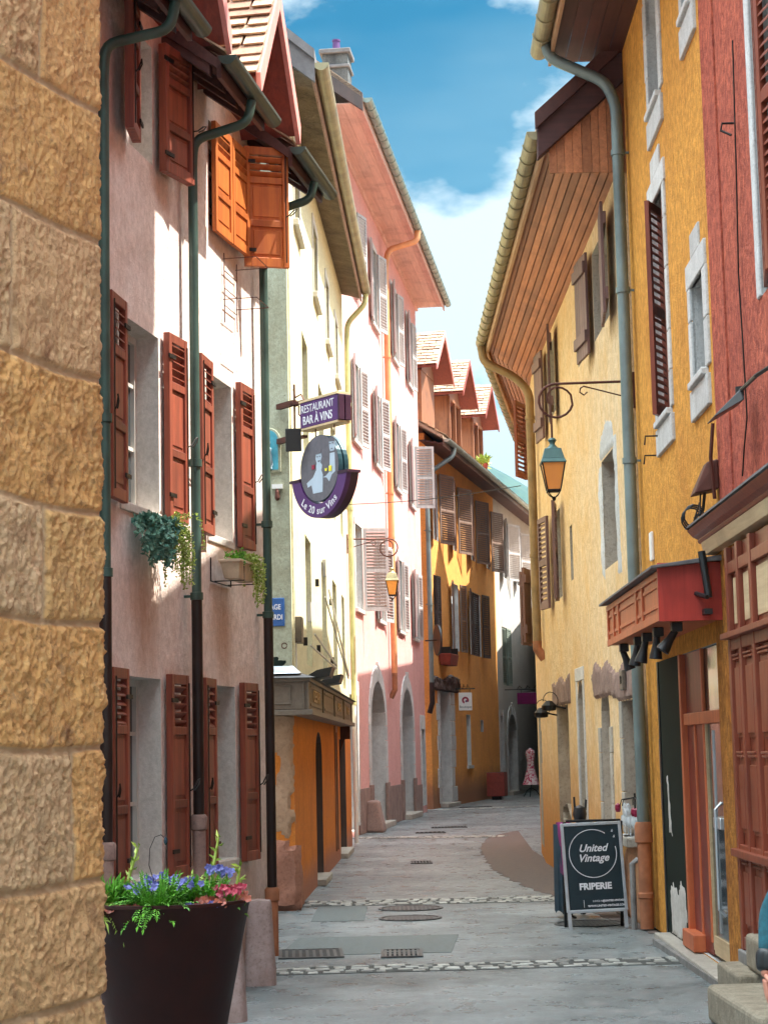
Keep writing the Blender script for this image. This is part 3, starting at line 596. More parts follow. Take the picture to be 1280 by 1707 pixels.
# ================================================================== left house 1: lilac house with red-brown shutters
F1 = Frame(-1.07, 17.1, -.19, -1)
H = empty('lilac_house', F1.m, 'lilac and pink plastered house on the left with red-brown part-louvred shutters and three drainpipes', 'house')
OPS = []
for (a, b) in ((3.14, 4.03), (1.10, 1.86)):
    OPS += [(a, b, .9, 2.3), (a, b, 3.52, 4.84)]
OPS += [(3.25, 3.8, 6.14, 7.05), (.87, 1.72, 6.1, 7.0)]
wall(H, 0, 5.9, 0, 7.3, OPS, 'l1', 'l1r', .24)
for o in OPS: window(H, o, .2)
for (a, b) in ((3.14, 4.03), (1.10, 1.86)):
    for (c, d) in ((.86, 2.34), (3.48, 4.90)):
        kw = dict(style='panel', m='shut', t=.05, bev=.004, catch=True, off=.02)
        shutter(H, b + .03, c, d, .40, 1, random.uniform(2, 5), **kw); shutter(H, a - .06, c, d, .38, -1, random.uniform(2, 5), **kw)
        MB().box(a - .02, b + .02, -.1, .015, c - .03, c + .035).build('sill', 'l1r', H, bevel=.008)
shutter(H, 3.84, 6.12, 7.1, .36, 1, 10, style='panel', m='shut', t=.065, bev=.004, catch=True)
shutter(H, 3.22, 6.1, 7.1, .44, -1, 12, style='panel', m='shut', t=.065, bev=.004, catch=True)
shutter(H, 1.74, 6.04, 6.98, .46, -1, 2, style='panel', m='shuto', t=.04, bev=.004, off=.03)
shutter(H, 1.27, 6.04, 6.98, .44, -1, 3, style='panel', m='shuto', t=.04, bev=.004, off=.05)
shutter(H, .84, 5.96, 7.04, .4, -1, 62, style='panel', m='shuto', t=.045, bev=.004, catch=True)
for s in (.33, 2.53, 4.64):
    z0 = {.33: .5, 2.53: 1.2, 4.64: 1.1}[s]
    g_ = {.33: (.15, .54, 6.88), 2.53: (2.35, .54, 6.9), 4.64: (4.4, .54, 6.92)}[s]
    downpipe(H, [g_, (g_[0], .5, 6.72), (s + .02, .12, 6.55), (s, .1, 6.35), (s, .1, z0 + .0)], .038, 'pipeg', collars=[(s, .1, 3.98 if s != .33 else 3.75), (s, .1, 2.95)] )
    b_ = MB().tube([(s, .1, z0 + .02), (s, .1, .02)], .05, n=14).lathe([(.05, 0), (.062, .01), (.065, .1), (.05, .12)], (s, .1, z0 - .02), 0, 14)
    b_.build('cast_iron_boot', 'stonep' if s != .33 else 'terra', H, smooth=True)
    MB().tube([(s, .1, 2.93), (s, .1, z0)], .042, n=14).build('lower_downpipe', 'piped', H, smooth=True)
# eaves
for (a, b) in ((-.45, .74), (1.72, 3.02), (3.8, 5.95)):
    MB().prism([(.46, 6.93), (.46, 7.01), (-3.5, 10.4), (-3.5, 10.25), (-.05, 7.3)], 'x', a, b).build('eaves', 'eaved', H)
    s = a + .1
    while s < b: MB().prism([(.38, 6.9), (.38, 7.0), (-.02, 7.34), (-.02, 7.2)], 'x', s - .04, s + .04).build('rafter', 'eaved', H); s += .38
    MB().box(a, b, .445, .48, 6.86, 7.04).build('fascia', 'eaved', H)
    MB().gutter((b + (.08 if b < 5 else 0), .55, 7.0), (a - .03, .55, 6.96), .07).build('gutter', 'gutterdark', H)
    mb = MB(); tile_patch(mb, (a, .46, 7.07), (b - a, 0, 0), (0, -3.94, 3.4), max(4, int((b - a) * 5.5)), 22, 0, .014); mb.build('roof_tiles', 'tile', H)
def gable_dormer(H, sc_, wd, ze, za, off, run, trim, body, tm='tile', over=.18, wallw=None, open_=False, tiles=(7, 9), yt=0, post=False):
    """dormer with its gable to the street: two tiled slopes, bargeboards, cheeks and front"""
    d = bpy.data.objects.new('dormer', None); COL.objects.link(d); d.parent = H
    hw = wd / 2; ww = (wallw or wd - .5) / 2; mb = MB(); th = .07
    for q in (-1, 1):
        mb.prism([(sc_ + q * (hw + .0), ze), (sc_, za), (sc_, za - th * 1.3), (sc_ + q * hw, ze - th)], 'y', off, -run)
    mb.build('roof_boards', 'woodred', d)
    mt = MB()
    for q in (-1, 1): tile_patch(mt, (sc_ + q * (hw + .04), off + .03 if q > 0 else -run, ze - .01), (0, (-run - off - .03) * (1 if q > 0 else -1), 0), (-q * (hw + .03), 0, za - ze + .02), tiles[0], tiles[1], 0, .018)
    mt.build('tiles', tm, d)
    b = MB()
    for q in (-1, 1): b.prism([(sc_ + q * hw, ze - .15), (sc_ + q * (hw + .03), ze + .02), (sc_, za + .04), (sc_, za - .15)], 'y', off, off + .04)
    b.build('bargeboard', trim, d)
    c = MB(); fo = off - over
    zb = ze - 1.2 + yt
    c.prism([(sc_ - ww, ze - .05), (sc_ + ww, ze - .05), (sc_, za - .15)], 'y', fo - .1, fo - .04)
    for q in (-1, 1): c.box(sc_ + q * ww, sc_ + q * (ww - .07), fo - .06, -run, zb, ze - .03)
    c.build('cheek', body, d)
    f = MB()
    if open_ is None: pass
    elif not open_: f.box(sc_ - ww + .07, sc_ + ww - .07, fo - .12, fo - .06, zb, ze - .05); f.build('front', body, d)
    else:
        for q in (-1, 0, 1): f.box(sc_ + q * (ww - .05) - .05, sc_ + q * (ww - .05) + .05, fo - .1, fo, zb, ze - .04)
        f.box(sc_ - ww, sc_ + ww, fo - .09, fo - .01, ze - .14, ze - .04)
        f.build('posts', 'woodor', d); MB().box(sc_ - ww + .07, sc_ + ww - .07, fo - .7, fo - .66, zb, ze - .05).build('front', 'woodred', d)
    return d
for s in (1.345, 3.62): gable_dormer(H, s, 1.36, 7.22, 8.2, .5, 2.2, 'pinktrim', 'woodred', over=.52, wallw=1.3, open_=None, yt=1.15)
# clothes line rack below the orange shutters
mb = MB()
for z in (5.9, 5.55): mb.tube([(1.35, .01, z), (1.35, .3, z)], .004, n=5); mb.tube([(.95, .01, z), (.95, .3, z)], .004, n=5); mb.tube([(1.35, .3, z), (.95, .3, z)], .004, n=5)
for x in (1.35, .95): mb.tube([(x, .02, 5.95), (x, .02, 5.35)], .005, n=5)
for z in (5.8, 5.65, 5.5): mb.tube([(1.35, .02, z), (.95, .02, z)], .004, n=5)
mb.build('drying_rack', 'rust', H)

# plants on the sills
def leaf(mb, p, d, l, w, up=None, m=0):
    d = d.normalized(); sd_ = d.cross(up or Vector((random.uniform(-1, 1), random.uniform(-1, 1), random.uniform(-1, 1)))).normalized(); n = sd_.cross(d) * (l * .18)
    mb.add([p, p + d * l * .5 + sd_ * w * .5 + n, p + d * l, p + d * l * .5 - sd_ * w * .5 + n], [(0, 1, 2), (0, 2, 3)], m)
def rv(): return Vector((random.gauss(0, 1), random.gauss(0, 1), random.gauss(0, 1))).normalized()
def trailing(name, mtx, n, spread, lean, m, label, ls=(.012, .03), grp=None, top=.03):
    root = empty(name, mtx, label, 'plant', grp); mb = MB(); st = MB()
    for i in range(n):
        x = random.uniform(-spread, spread); ln = lean(x / spread) * random.uniform(.6, 1.05); p = Vector((x, random.uniform(-.08, .06), 0)); v_ = Vector((random.gauss(0, .2), random.uniform(.1, 1), random.uniform(.3, 1))); pts = [p.copy()]; left = ln
        while left > 0:
            v_ += Vector((random.gauss(0, .12), -.08 * (v_.y > .1), -.35)); v_.normalize(); p = p + v_ * .022; left -= .022; pts.append(p.copy())
            if p.y < .0: p.y = .0
            for _ in range(3): leaf(mb, p.copy(), rv() + v_ * .4, random.uniform(*ls), random.uniform(*ls) * .7)
        if i % 3 == 0 and len(pts) > 2: st.tube(pts, .002, n=3)
    for i in range(n * 3):
        p = Vector((random.uniform(-spread, spread), random.uniform(-.08, .1), random.uniform(0, top))); leaf(mb, p, rv() + Vector((0, .3, .8)), random.uniform(*ls) * 1.3, random.uniform(*ls))
    st.build('stems', m, root); mb.build('leaves', m, root)
trailing('trailing_plant', F1.m @ T((3.72, .1, 3.36)), 70, .18, lambda x: .32 if x < .3 else .22, 'leafb', 'blue-green trailing ivy hanging under the first middle-floor window of the lilac house', (.03, .055))
trailing('trailing_plant', F1.m @ T((3.36, .12, 3.36)), 80, .15, lambda x: .46 if x < 0 else .22, 'leafy', 'yellow-green trailing plant beside the blue-green ivy under the first middle-floor window', (.014, .03))
mb = MB(); L0, L1_, w0, w1 = .22, .28, .06, .085
mb.hexa([(-L0, -w0, -.15), (L0, -w0, -.15), (L0, w0, -.15), (-L0, w0, -.15), (-L1_, -w1, 0), (L1_, -w1, 0), (L1_, w1, 0), (-L1_, w1, 0)]); mb.box(-L1_ - .008, L1_ + .008, -w1 - .008, w1 + .008, -.02, .004)
r_ = empty('flower_trough', F1.m @ T((1.52, .16, 3.30)), 'beige plastic flower trough hung under the second middle-floor window of the lilac house', 'flower box'); mb.build('trough', 'beige', r_, bevel=.006)
mb = MB(); mb.tube([(-.3, -.15, .02), (-.3, -.15, -.17), (.3, -.15, -.17), (.3, -.15, .02)], .006, n=5)
for x in (-.2, .2): mb.tube([(x, -.15, -.165), (x, .1, -.165), (x, .1, -.05)], .005, n=5)
mb.build('bracket', 'iron', r_)
trailing('trailing_plant', F1.m @ T((1.36, .17, 3.31)), 50, .13, lambda x: .42 if x < -.2 else .12, 'leafy', 'light green plant spilling from the beige trough', (.014, .03), top=.06)
trailing('trailing_plant', F1.m @ T((1.68, .17, 3.31)), 16, .06, lambda x: .07, 'leaf', 'small dark green tuft at the near end of the beige trough', (.02, .03), top=.05)

# ================================================================== planter and stone posts
PL = T((-1.10, 9.5, 0))
root = empty('planter', PL, 'large tapered dark brown steel planter full of flowers in the left foreground', 'planter')
MB().lathe([(.195, 0), (.205, .02), (.402, 1.03), (.408, 1.035), (.408, 1.05), (.378, 1.05), (.37, 1.0), (.001, .99)], n=56).build('pot', 'corten', root, smooth=True)
mb = MB().lathe([(.366, .9), (.366, .985), (.2, 1.0), (.001, 1.01)], n=32); mb.build('soil', 'soil', root)
def feathery(name, c, n, rad, h, m, label, w=.02, l=.05, droop=1.0, seed=1):
    random.seed(seed); r = empty(name, PL @ T(c), label, 'plant'); mb = MB(); st = MB()
    for i in range(n):
        a = random.uniform(0, 6.283); tl = random.uniform(.1, 1.1); p = Vector((rad * .25 * random.random() * math.cos(a), rad * .25 * random.random() * math.sin(a), 0)); v_ = Vector((math.cos(a) * tl, math.sin(a) * tl, 1)).normalized(); pts = [p.copy()]; ln = h * random.uniform(.5, 1.1); q = 0
        while q < ln:
            v_.z -= .13 * droop * tl; v_.normalize(); p = p + v_ * .014; q += .014; pts.append(p.copy())
            if q > ln * .3:
                sd_ = v_.cross(Vector((0, 0, 1))).normalized()
                for sg in (-1, 1): leaf(mb, p.copy(), sd_ * sg + v_ * .8 + Vector((0, 0, random.uniform(-.2, .3))), l * random.uniform(.5, 1) * (1.3 - q / ln * .7), w, Vector((0, 0, 1)))
        leaf(mb, p, v_, l, w, Vector((0, 0, 1))); st.tube(pts, .002, n=3)
    st.build('stems', m, r); mb.build('leaves', m, r); return r
feathery('feathery_plant', (-.02, -.25, 1.0), 170, .3, .17, 'leaf', 'bright green feathery plant spilling over the front rim of the planter', .013, .036, 1.3, 3)
feathery('feathery_plant', (.17, -.08, 1.0), 150, .36, .13, 'leaf', 'green leafy clump in the middle of the planter', .022, .034, 1.2, 5)
feathery('feathery_plant', (-.28, -.12, 1.0), 140, .34, .13, 'leaf', 'green clump at the left of the planter beside the stone wall', .012, .06, .9, 8)
feathery('feathery_plant', (.02, .12, 1.0), 120, .4, .13, 'leafy', 'yellow-green clump at the back of the planter', .02, .03, 1.0, 9)
feathery('spiky_plant', (-.33, -.2, 1.0), 16, .06, .2, 'leafy', 'pale spiky grass tuft at the far left of the planter', .007, .09, 1.5, 11)
def flower(c, m, label, n=7, pr=.028, cat='flower', name='pansy', hh=.1, seed=0):
    random.seed(seed + 50); r = empty(name, PL @ T(c), label, cat); st = MB(); pm = MB()
    for i in range(n):
        p = Vector((random.uniform(-.07, .07), random.uniform(-.06, .06), hh * random.uniform(.7, 1.2))); st.tube([(p.x * .3, p.y * .3, 0), (p.x * .8, p.y * .8, p.z * .6), tuple(p)], .0018, n=3)
        nrm = Vector((random.uniform(-.6, .6), -1, random.uniform(.1, .9))).normalized(); u = nrm.cross(Vector((0, 0, 1))).normalized(); w = nrm.cross(u)
        for q in range(5):
            a = 6.283 * q / 5 + random.random() * .4; d = u * math.cos(a) + w * math.sin(a); e = u * -math.sin(a) + w * math.cos(a); b = p + nrm * random.uniform(0, .006)
            pm.add([b, b + d * pr * .6 + e * pr * .55 + nrm * .004, b + d * pr * 1.1 + e * pr * .2 + nrm * .008, b + d * pr * 1.1 - e * pr * .2 + nrm * .006, b + d * pr * .6 - e * pr * .55 + nrm * .004], [(0, 1, 2, 3, 4)], 0)
    st.build('stems', 'leaf', r); pm.build('petals', m, r); return r
gp = 'blue pansies in the planter'
for i, (c, lb) in enumerate([((-.10, -.2, 1.02), 'blue pansies at the front left of the planter'), ((.12, -.15, 1.03), 'blue pansies in the centre of the planter'), ((-.02, -.02, 1.05), 'blue pansies in the back middle of the planter'), ((.27, -.05, 1.09), 'blue pansies at the back right of the planter'), ((.2, -.24, .98), 'low blue pansies behind the right front rim of the planter')]):
    flower(c, 'petalb', lb, 15, .017, grp if False else 'flower', 'pansy', .1 if i < 4 else .05, i)['group'] = gp
flower((.32, -.16, 1.02), 'petalr', 'crimson primroses near the right rim of the planter', 26, .017, name='primrose', hh=.08, seed=8)
flower((.24, -.22, 1.0), 'petalo', 'rust-coloured heuchera leaves at the right of the planter', 20, .019, 'plant', 'heuchera', .05, 9)
flower((.36, -.08, 1.0), 'petalo', 'salmon-coloured leaves on the right rim of the planter', 14, .02, 'plant', 'heuchera', .06, 10)
flower((-.17, -.27, 1.0), 'petalo', 'low rust-coloured leaves at the left front rim of the planter', 14, .018, 'plant', 'heuchera', .03, 12)
r_ = empty('poppy', PL @ T((-.05, -.05, 1.0)), 'tall thin poppy stem with a drooping bud above the planter', 'flower')
MB().tube([(.04, 0, 0), (0, 0, .12), (-.03, 0, .22), (-.025, 0, .3), (0, 0, .355), (.03, 0, .365), (.05, 0, .345)], .0022, n=5)  .build('stem', 'iron', r_)
MB().lathe([(.002, -.02), (.009, -.01), (.010, .004), (.003, .02)], (.052, 0, .335), n=8).build('bud', 'cloth', r_)
def shoot(c, h, label, lean=.05):
    r = empty('tall_shoot', PL @ T(c), label, 'plant'); mb = MB(); mb.tube([(0, 0, 0), (lean * .5, 0, h * .6), (lean, 0, h)], .008, rr=[.012, .009, .005], n=6); mb.build('stem', 'leafy', r)
    q = MB(); [leaf(q, Vector((lean * z / h, 0, z)), rv() + Vector((0, 0, 1)), .05, .015) for z in [h * x / 9 for x in range(2, 10)] for _ in (0, 1)]; q.build('leaves', 'leafy', r)
shoot((.2, .05, 1.0), .34, 'thick upright green shoot rising behind the planter flowers', .05); shoot((-.22, 0, 1.0), .3, 'upright green shoot at the left of the planter', .08)
shoot((.33, -.02, 1.0), .2, 'short shoot with small red buds at the right of the planter', .03)
def stone_post(x, y, w, h, label, seed):
    mb = MB(); N = 12; L_ = 9; t0 = .74
    ring = [(math.cos(a) * abs(math.cos(a)) ** -.45 if abs(math.cos(a)) > 1e-3 else 0, math.sin(a) * abs(math.sin(a)) ** -.45 if abs(math.sin(a)) > 1e-3 else 0) for a in [2 * math.pi * (i + .5) / 28 for i in range(28)]]
    vv = []; ff = []; n = 28
    for j in range(L_ + 3):
        f = min(j, L_) / L_; k_ = (1 - (1 - t0) * f) * (1 if j <= L_ else (.93 if j == L_ + 1 else .001)); z = h * f + (.0 if j <= L_ else .02 if j == L_ + 1 else .035)
        for cx, cy in ring:
            P = Vector((cx * w / 2 * k_, cy * w / 2 * k_, z)); d = .008 * noise.fractal(P * 9 + Vector((seed, 0, 0)), .8, 2, 4); vv.append((P.x * (1 + d * 5), P.y * (1 + d * 5), P.z))
    for j in range(L_ + 2):
        for i in range(n): ff.append((j * n + i, j * n + (i + 1) % n, (j + 1) * n + (i + 1) % n, (j + 1) * n + i))
    mb.add(vv, ff); o = mb.build('stone_post', 'postst', None, T((x, y, -.01)), smooth=True); o['label'] = label; o['category'] = 'bollard'; o['group'] = 'stone guard posts at the lilac house'; return o
M['postst'] = stone('pinkish_granite_post', (.42, .32, .30), (.27, .19, .17), 5, .02)
stone_post(-1.02, 14.9, .25, .62, 'low pinkish stone guard post beside the third drainpipe', 3)
stone_post(-1.11, 12.95, .27, .66, 'stone guard post half hidden behind the steel planter', 8)

# ================================================================== left house 2: pale green house with the wine bar
F2 = Frame(-1.07, 21.67, -.024, -1)
H = empty('pale_green_house', F2.m, 'pale green house with orange ground floor, olive gutter and boxed shop canopy', 'house')
UP = [(-a1, -a0, 2.85, 4.5) for a0, a1 in ((2.5, 3.6), (6.0, 7.2), (9.0, 10.2), (12.0, 13.0))] + [(-a1, -a0, 5.6, 7.15) for a0, a1 in ((2.5, 3.6), (6.0, 7.2), (9.3, 10.4), (12.2, 13.1))] + [(-a1, -a0, 8.3, 9.35) for a0, a1 in ((1.4, 2.4), (5.2, 6.2), (8.4, 9.3), (11.3, 12.2))]
tz = lambda s: 9.85 + .06 * -s
wall(H, -14.45, 0, 2.2, 9.85, UP, 'g', 'g', .2, name='wall', top=tz)
for i, o in enumerate(UP): window(H, o, .16, sur='frame' if i > 7 else None, surw=.08, sill='frame' if i > 7 else None)
GD = [(-5.3, -3.9, .08, 2.02, .35, .4), (-9.2, -8.7, .3, 1.95), (-12.3, -10.2, .08, 1.95)]
wall(H, -14.45, 0, 0, 2.2, GD, 'gor', 'shutd', .3, name='ground_floor_wall')
MB().box(-.0, .012, -5.5, .0, 2.2, 9.84).build('side_wall', 'gside', H)
MB().box(-.0, .012, -5.5, .0, 0, 2.2).build('side_ground_wall', 'gor', H)
for o in GD: MB().box(o[0] + .03, o[1] - .03, -.28, -.24, o[2], o[3] - (.3 if len(o) > 4 else .02)).build('door', 'shutd', H)
for o in GD[::2]: MB().box(o[0] - .05, o[1] + .05, -.25, .12, 0, .085).build('threshold', 'stone', H, bevel=.01)
MB().box(-8.75, -8.62, -.02, .02, .2, 2.05).box(-9.3, -9.17, -.02, .02, .2, 2.05).box(-9.3, -8.62, -.02, .023, 2.05, 2.15).build('door_frame', 'woodor', H)
# exposed stonework at the corner, rough red footing
def slab(H, poly, side, off, m, name, seed=0, dep=.05, amp=.015):
    """rough proud patch: poly in (along, z); side 'f' street face, 's' the face towards the camera"""
    xs = [q[0] for q in poly]; zs = [q[1] for q in poly]; mb = MB(); st_ = .04 if max(xs) - min(xs) < 5 else .06; pts = {}
    def inside(x, z):
        c = False; j = len(poly) - 1
        for i in range(len(poly)):
            xi, zi = poly[i]; xj, zj = poly[j]
            if (zi > z) != (zj > z) and x < (xj - xi) * (z - zi) / (zj - zi) + xi: c = not c
            j = i
        return c
    nx = max(1, int((max(xs) - min(xs)) / st_)); nz = max(1, int((max(zs) - min(zs)) / st_)); on = set()
    for i in range(nx + 1):
        for j in range(nz + 1):
            if inside(min(xs) + (i + .5) * st_ + .025 * noise.noise(Vector((i * .6, j * .6, seed))), min(zs) + (j + .5) * st_): on.add((i, j))
    def vid(i, j):
        if (i, j) not in pts:
            edge = any((i + a, j + b) not in on for a in (-1, 0) for b in (-1, 0)); x = min(xs) + i * st_ + random.uniform(-.01, .01); z = min(zs) + j * st_ + random.uniform(-.01, .01)
            h = -.004 if edge else off + amp * noise.fractal(Vector((x * 3, z * 3, seed)), .9, 2, 5)
            pts[(i, j)] = len(mb.v); mb.v.append((x, h, z) if side == 'f' else (h + .012, x, z))
        return pts[(i, j)]
    for (i, j) in on: mb.f.append((vid(i, j), vid(i + 1, j), vid(i + 1, j + 1), vid(i, j + 1))); mb.m.append(0)
    return mb.build(name, m, H, smooth=True)
slab(H, [(-.32, .95), (-.02, .75), (0, 2.2), (-.25, 2.2), (-.24, 1.75), (-.14, 1.7), (-.28, 1.2)], 's', .03, 'stonew', 'exposed_stone', 4)
slab(H, [(-5.4, 0), (.05, 0), (.05, .72), (-.5, .85), (-1.2, .7), (-5.4, .7)], 's', .06, 'stonerd', 'rough_footing', 5, amp=.05)
slab(H, [(-.6, 0), (0, 0), (0, .6), (-.4, .45)], 'f', .05, 'stonerd', 'rough_footing', 6, amp=.04)
# eaves: deep lime-rendered soffit, olive gutter rising with the ridge
def ez(s): return 9.6 + .062 * -s
mb = MB(); A, B = .45, -14.4
mb.hexa([(B, -.02, ez(B) + .0), (A, -.02, ez(A)), (A, .36, ez(A) - .1), (B, .36, ez(B) - .1), (B, -.02, ez(B) + .25), (A, -.02, ez(A) + .25), (A, .36, ez(A) + .02), (B, .36, ez(B) + .02)]); mb.build('soffit', 'soffg', H)
MB().hexa([(B, .36, ez(B) - .16), (A, .36, ez(A) - .16), (A, .385, ez(A) - .16), (B, .385, ez(B) - .16), (B, .36, ez(B) + .08), (A, .36, ez(A) + .08), (A, .385, ez(A) + .08), (B, .385, ez(B) + .08)]).build('fascia', 'stonep', H)
MB().gutter((A + .05, .47, ez(A) + .03), (B, .47, ez(B) + .03), .09).build('gutter', 'copper', H)
roof(H, B, A + .1, .4, ez(B) + .06, .85, 3, 'slate', .12, ez(A) + .06)
MB().hexa([(A, .4, ez(A) - .2), (A + .06, .4, ez(A) - .2), (A + .06, -3, ez(A) + 2.5), (A, -3, ez(A) + 2.5), (A, .4, ez(A) + .12), (A + .06, .4, ez(A) + .12), (A + .06, -3, ez(A) + 2.95), (A, -3, ez(A) + 2.95)]).build('bargeboard', 'slate', H)
downpipe(H, [(-14.2, .47, ez(-14.2) - .02), (-14.2, .45, ez(-14.2) - .25), (-14.25, .1, ez(-14.2) - .6), (-14.25, .09, 9.2), (-14.25, .09, 2.6)], .05, 'pipey', collars=[(-14.25, .09, 6.3), (-14.25, .09, 8.3)])
MB().tube([(-14.25, .09, 2.6), (-14.25, .09, .05)], .04, n=10).build('lower_downpipe', 'white', H)
# boxed shop canopy round the corner
mb = MB(); z0, z1 = 2.22, 2.56
mb.box(-10.8, .3, -2.0, .18, z0, z1); c_ = mb.build('shop_canopy', 'shopbr', H, bevel=.008)
mb = MB()
mb.box(-10.95, .36, -2.0, .24, z0 - .06, z0 - .002).box(-10.9, .34, -2.0, .22, z1 - .03, z1 + .012)
for a in (.3, -2.55, -5.3, -8.0, -10.75): mb.box(a - .12, a + .02, .179, .2, z0 + .002, z1 - .032)
for a, b in ((-.2, -2.3), (-3.0, -5.0), (-5.7, -7.7), (-8.4, -10.4)): mb.box(a, b, .179, .19, z0 + .05, z0 + .08).box(a, b, .179, .19, z1 - .09, z1 - .06)
for a, b in ((.13, .15), (-1.95, -1.9)): mb.box(.299, .318, a - .0, b, z0, z1)
mb.box(.299, .315, -1.6, .0, z0 + .06, z0 + .075).box(.299, .315, -1.6, 0, z1 - .08, z1 - .065).box(.299, .315, -.015, 0, z0 + .075, z1 - .08)
mb.build('canopy_moulding', 'shopbr', c_, bevel=.004)
text('CESAR', .2, 'creamt', c_, T((-1.25, .19, 2.385)) @ TXT, ext=.006).scale = (2.0, 1, 1)
text('BAR', .16, 'creamt', c_, T((-6.7, .19, 2.385)) @ TXT, ext=.006).scale = (2.6, 1, 1)
text('VINS', .16, 'creamt', c_, T((-9.4, .19, 2.385)) @ TXT, ext=.006).scale = (2.2, 1, 1)
mb = MB()
mb.hexa([(.4, -2, z1 + .012), (.4, .28, z1 + .012), (-11, .28, z1 + .012), (-11, -2, z1 + .012), (.05, -2, z1 + .1), (.05, .0, z1 + .1), (-11, .0, z1 + .1), (-11, -2, z1 + .1)]); mb.build('canopy_roof', 'slate', c_, bevel=.01)
mb = MB(); mb.hexa([(.33, -.75, z1 + .06), (.33, .12, z1 + .06), (.0, .12, z1 + .06), (.0, -.75, z1 + .06), (.22, -.62, z1 + .15), (.22, .02, z1 + .15), (.0, .02, z1 + .15), (.0, -.62, z1 + .15)]); mb.build('canopy_lamp_cover', 'alu', c_, bevel=.02)
for s in (-2.8, -5.2):
    mb = MB(); mb.prism([(0, 0), (.16, .02), (.2, .14), (.0, .1), (-.12, .03)], 'x', -.35, .35); mb.build('spotlight_trough', 'black', H, T((s, .12, z1 + .11)))
mb = MB(); mb.box(-10.9, -10.6, .0, .16, 1.95, z0 - .06); mb.prism([(.0, 1.75), (.16, 2.16), (0, 2.16)], 'x', -10.8, -10.7); mb.build('canopy_bracket', 'rust', H)
for s, a in ((-3.7, 3.3), (-7.3, 4.2)):   # blind arms in front of the first-floor windows
    MB().tube([(s, .03, a), (s - .6, .28, 2.9)], .014, n=6).tube([(s + 1.0, .03, a - .2), (s - .5, .28, 2.86)], .012, n=6).box(s + .9, s + 1.02, 0, .05, a + .1, a + .35).build('blind_arm', 'frame', H)
for s, z in ((-1.9, 3.05), (-4.5, 4.0), (-4.6, 3.1), (-8.0, 4.0), (-8.1, 3.1)): MB().box(s - .03, s + .03, .0, .05, z, z + .1).build('shutter_stop', 'iron', H)
MB().box(-.62, -.3, .0, .09, 3.0, 3.3).build('meter_box', 'shopbr', H, bevel=.01)
MB().tube([(-.35, .02, 2.7), (-.35, .02, 3.6)], .01, n=6).build('cable', 'white', H)
MB().tube([(-.03, .02, 2.62), (-.03, .02, 9.3)], .012, n=6).build('corner_cable', 'g', H)
# niche with a pale statue on the side face (lies on the wall facing the camera)
def SD(y, z, x=.012): return T((x, y, z))     # position on that side face
m_ = MB(); N = 18; w, hh = .115, .5
def archpts(w, h, k_=1): return [(-w, 0), (w, 0), (w, h - w)] + [(w * math.cos(a), h - w + w * math.sin(a)) for a in [math.pi * i / 12 for i in range(1, 12)]] + [(-w, h - w)]
o_ = MB().prism(archpts(.15, .52), 'x', .0, .03).build('niche', 'gside', H, SD(-.24, 4.93), .01)
MB().prism(archpts(.115, .46), 'x', .028, .034).build('niche_back', 'niche', o_, T((0, 0, .03)))
st = empty('statue', F2.m @ T((.06, -.24, 4.965)), 'small pale robed statue in the turquoise wall niche beside the third drainpipe', 'statue')
MB().lathe([(.05, 0), (.048, .03), (.058, .05), (.05, .14), (.04, .2), (.045, .235), (.018, .26), (.016, .27), (.028, .29), (.03, .315), (.018, .345), (.002, .352)], n=16).build('figure', 'clothl', st, smooth=True)
bp = empty('wall_bell_pull', F2.m @ T((.03, -.14, 4.6)), 'small white and rusty wall fitting under the niche', 'wall fitting'); MB().box(-.02, .03, -.06, .06, .14, .19).build('plate', 'white', bp); MB().lathe([(.012, 0), (.03, .03), (.025, .1), (.01, .14)], (.02, 0, -.0), n=8).build('handle', 'rust', bp)
sg = empty('street_sign', F2.m @ T((.02, -.285, 3.33)), 'blue enamel street name sign with white letters on the green side wall behind the drainpipe', 'sign')
AX = axes((0, 1, 0), (0, 0, 1), (1, 0, 0), (0, 0, 0))   # lettering on faces that look towards the camera
MB().box(0, .015, -.28, .205, -.16, .16).build('plate', 'blue', sg, bevel=.006)
text('PASSAGE', .082, 'letter', sg, T((.016, .165, .055)) @ AX, ext=.002, align='RIGHT', bold=.0015).scale = (.78, 1, 1); text('ARDI', .082, 'letter', sg, T((.016, .185, -.06)) @ AX, ext=.002, align='RIGHT', bold=.0015).scale = (.78, 1, 1)
MB().tube([(.05 * math.cos(a) * 0, .03 * math.cos(a), .03 * math.sin(a)) for a in [i * .5 for i in range(13)]], .006, n=5).build('iron_ring', 'rust', H, SD(-.09, 2.95)); 
slab(H, [(-.9, 2.6), (-.1, 2.62), (-.06, 2.78), (-.2, 2.84), (-.5, 2.8), (-.9, 2.85)], 's', .004, 'green_dark', 'dark_green_patch', 9, amp=.004)  # thin near-black green patch on the side face above the canopy

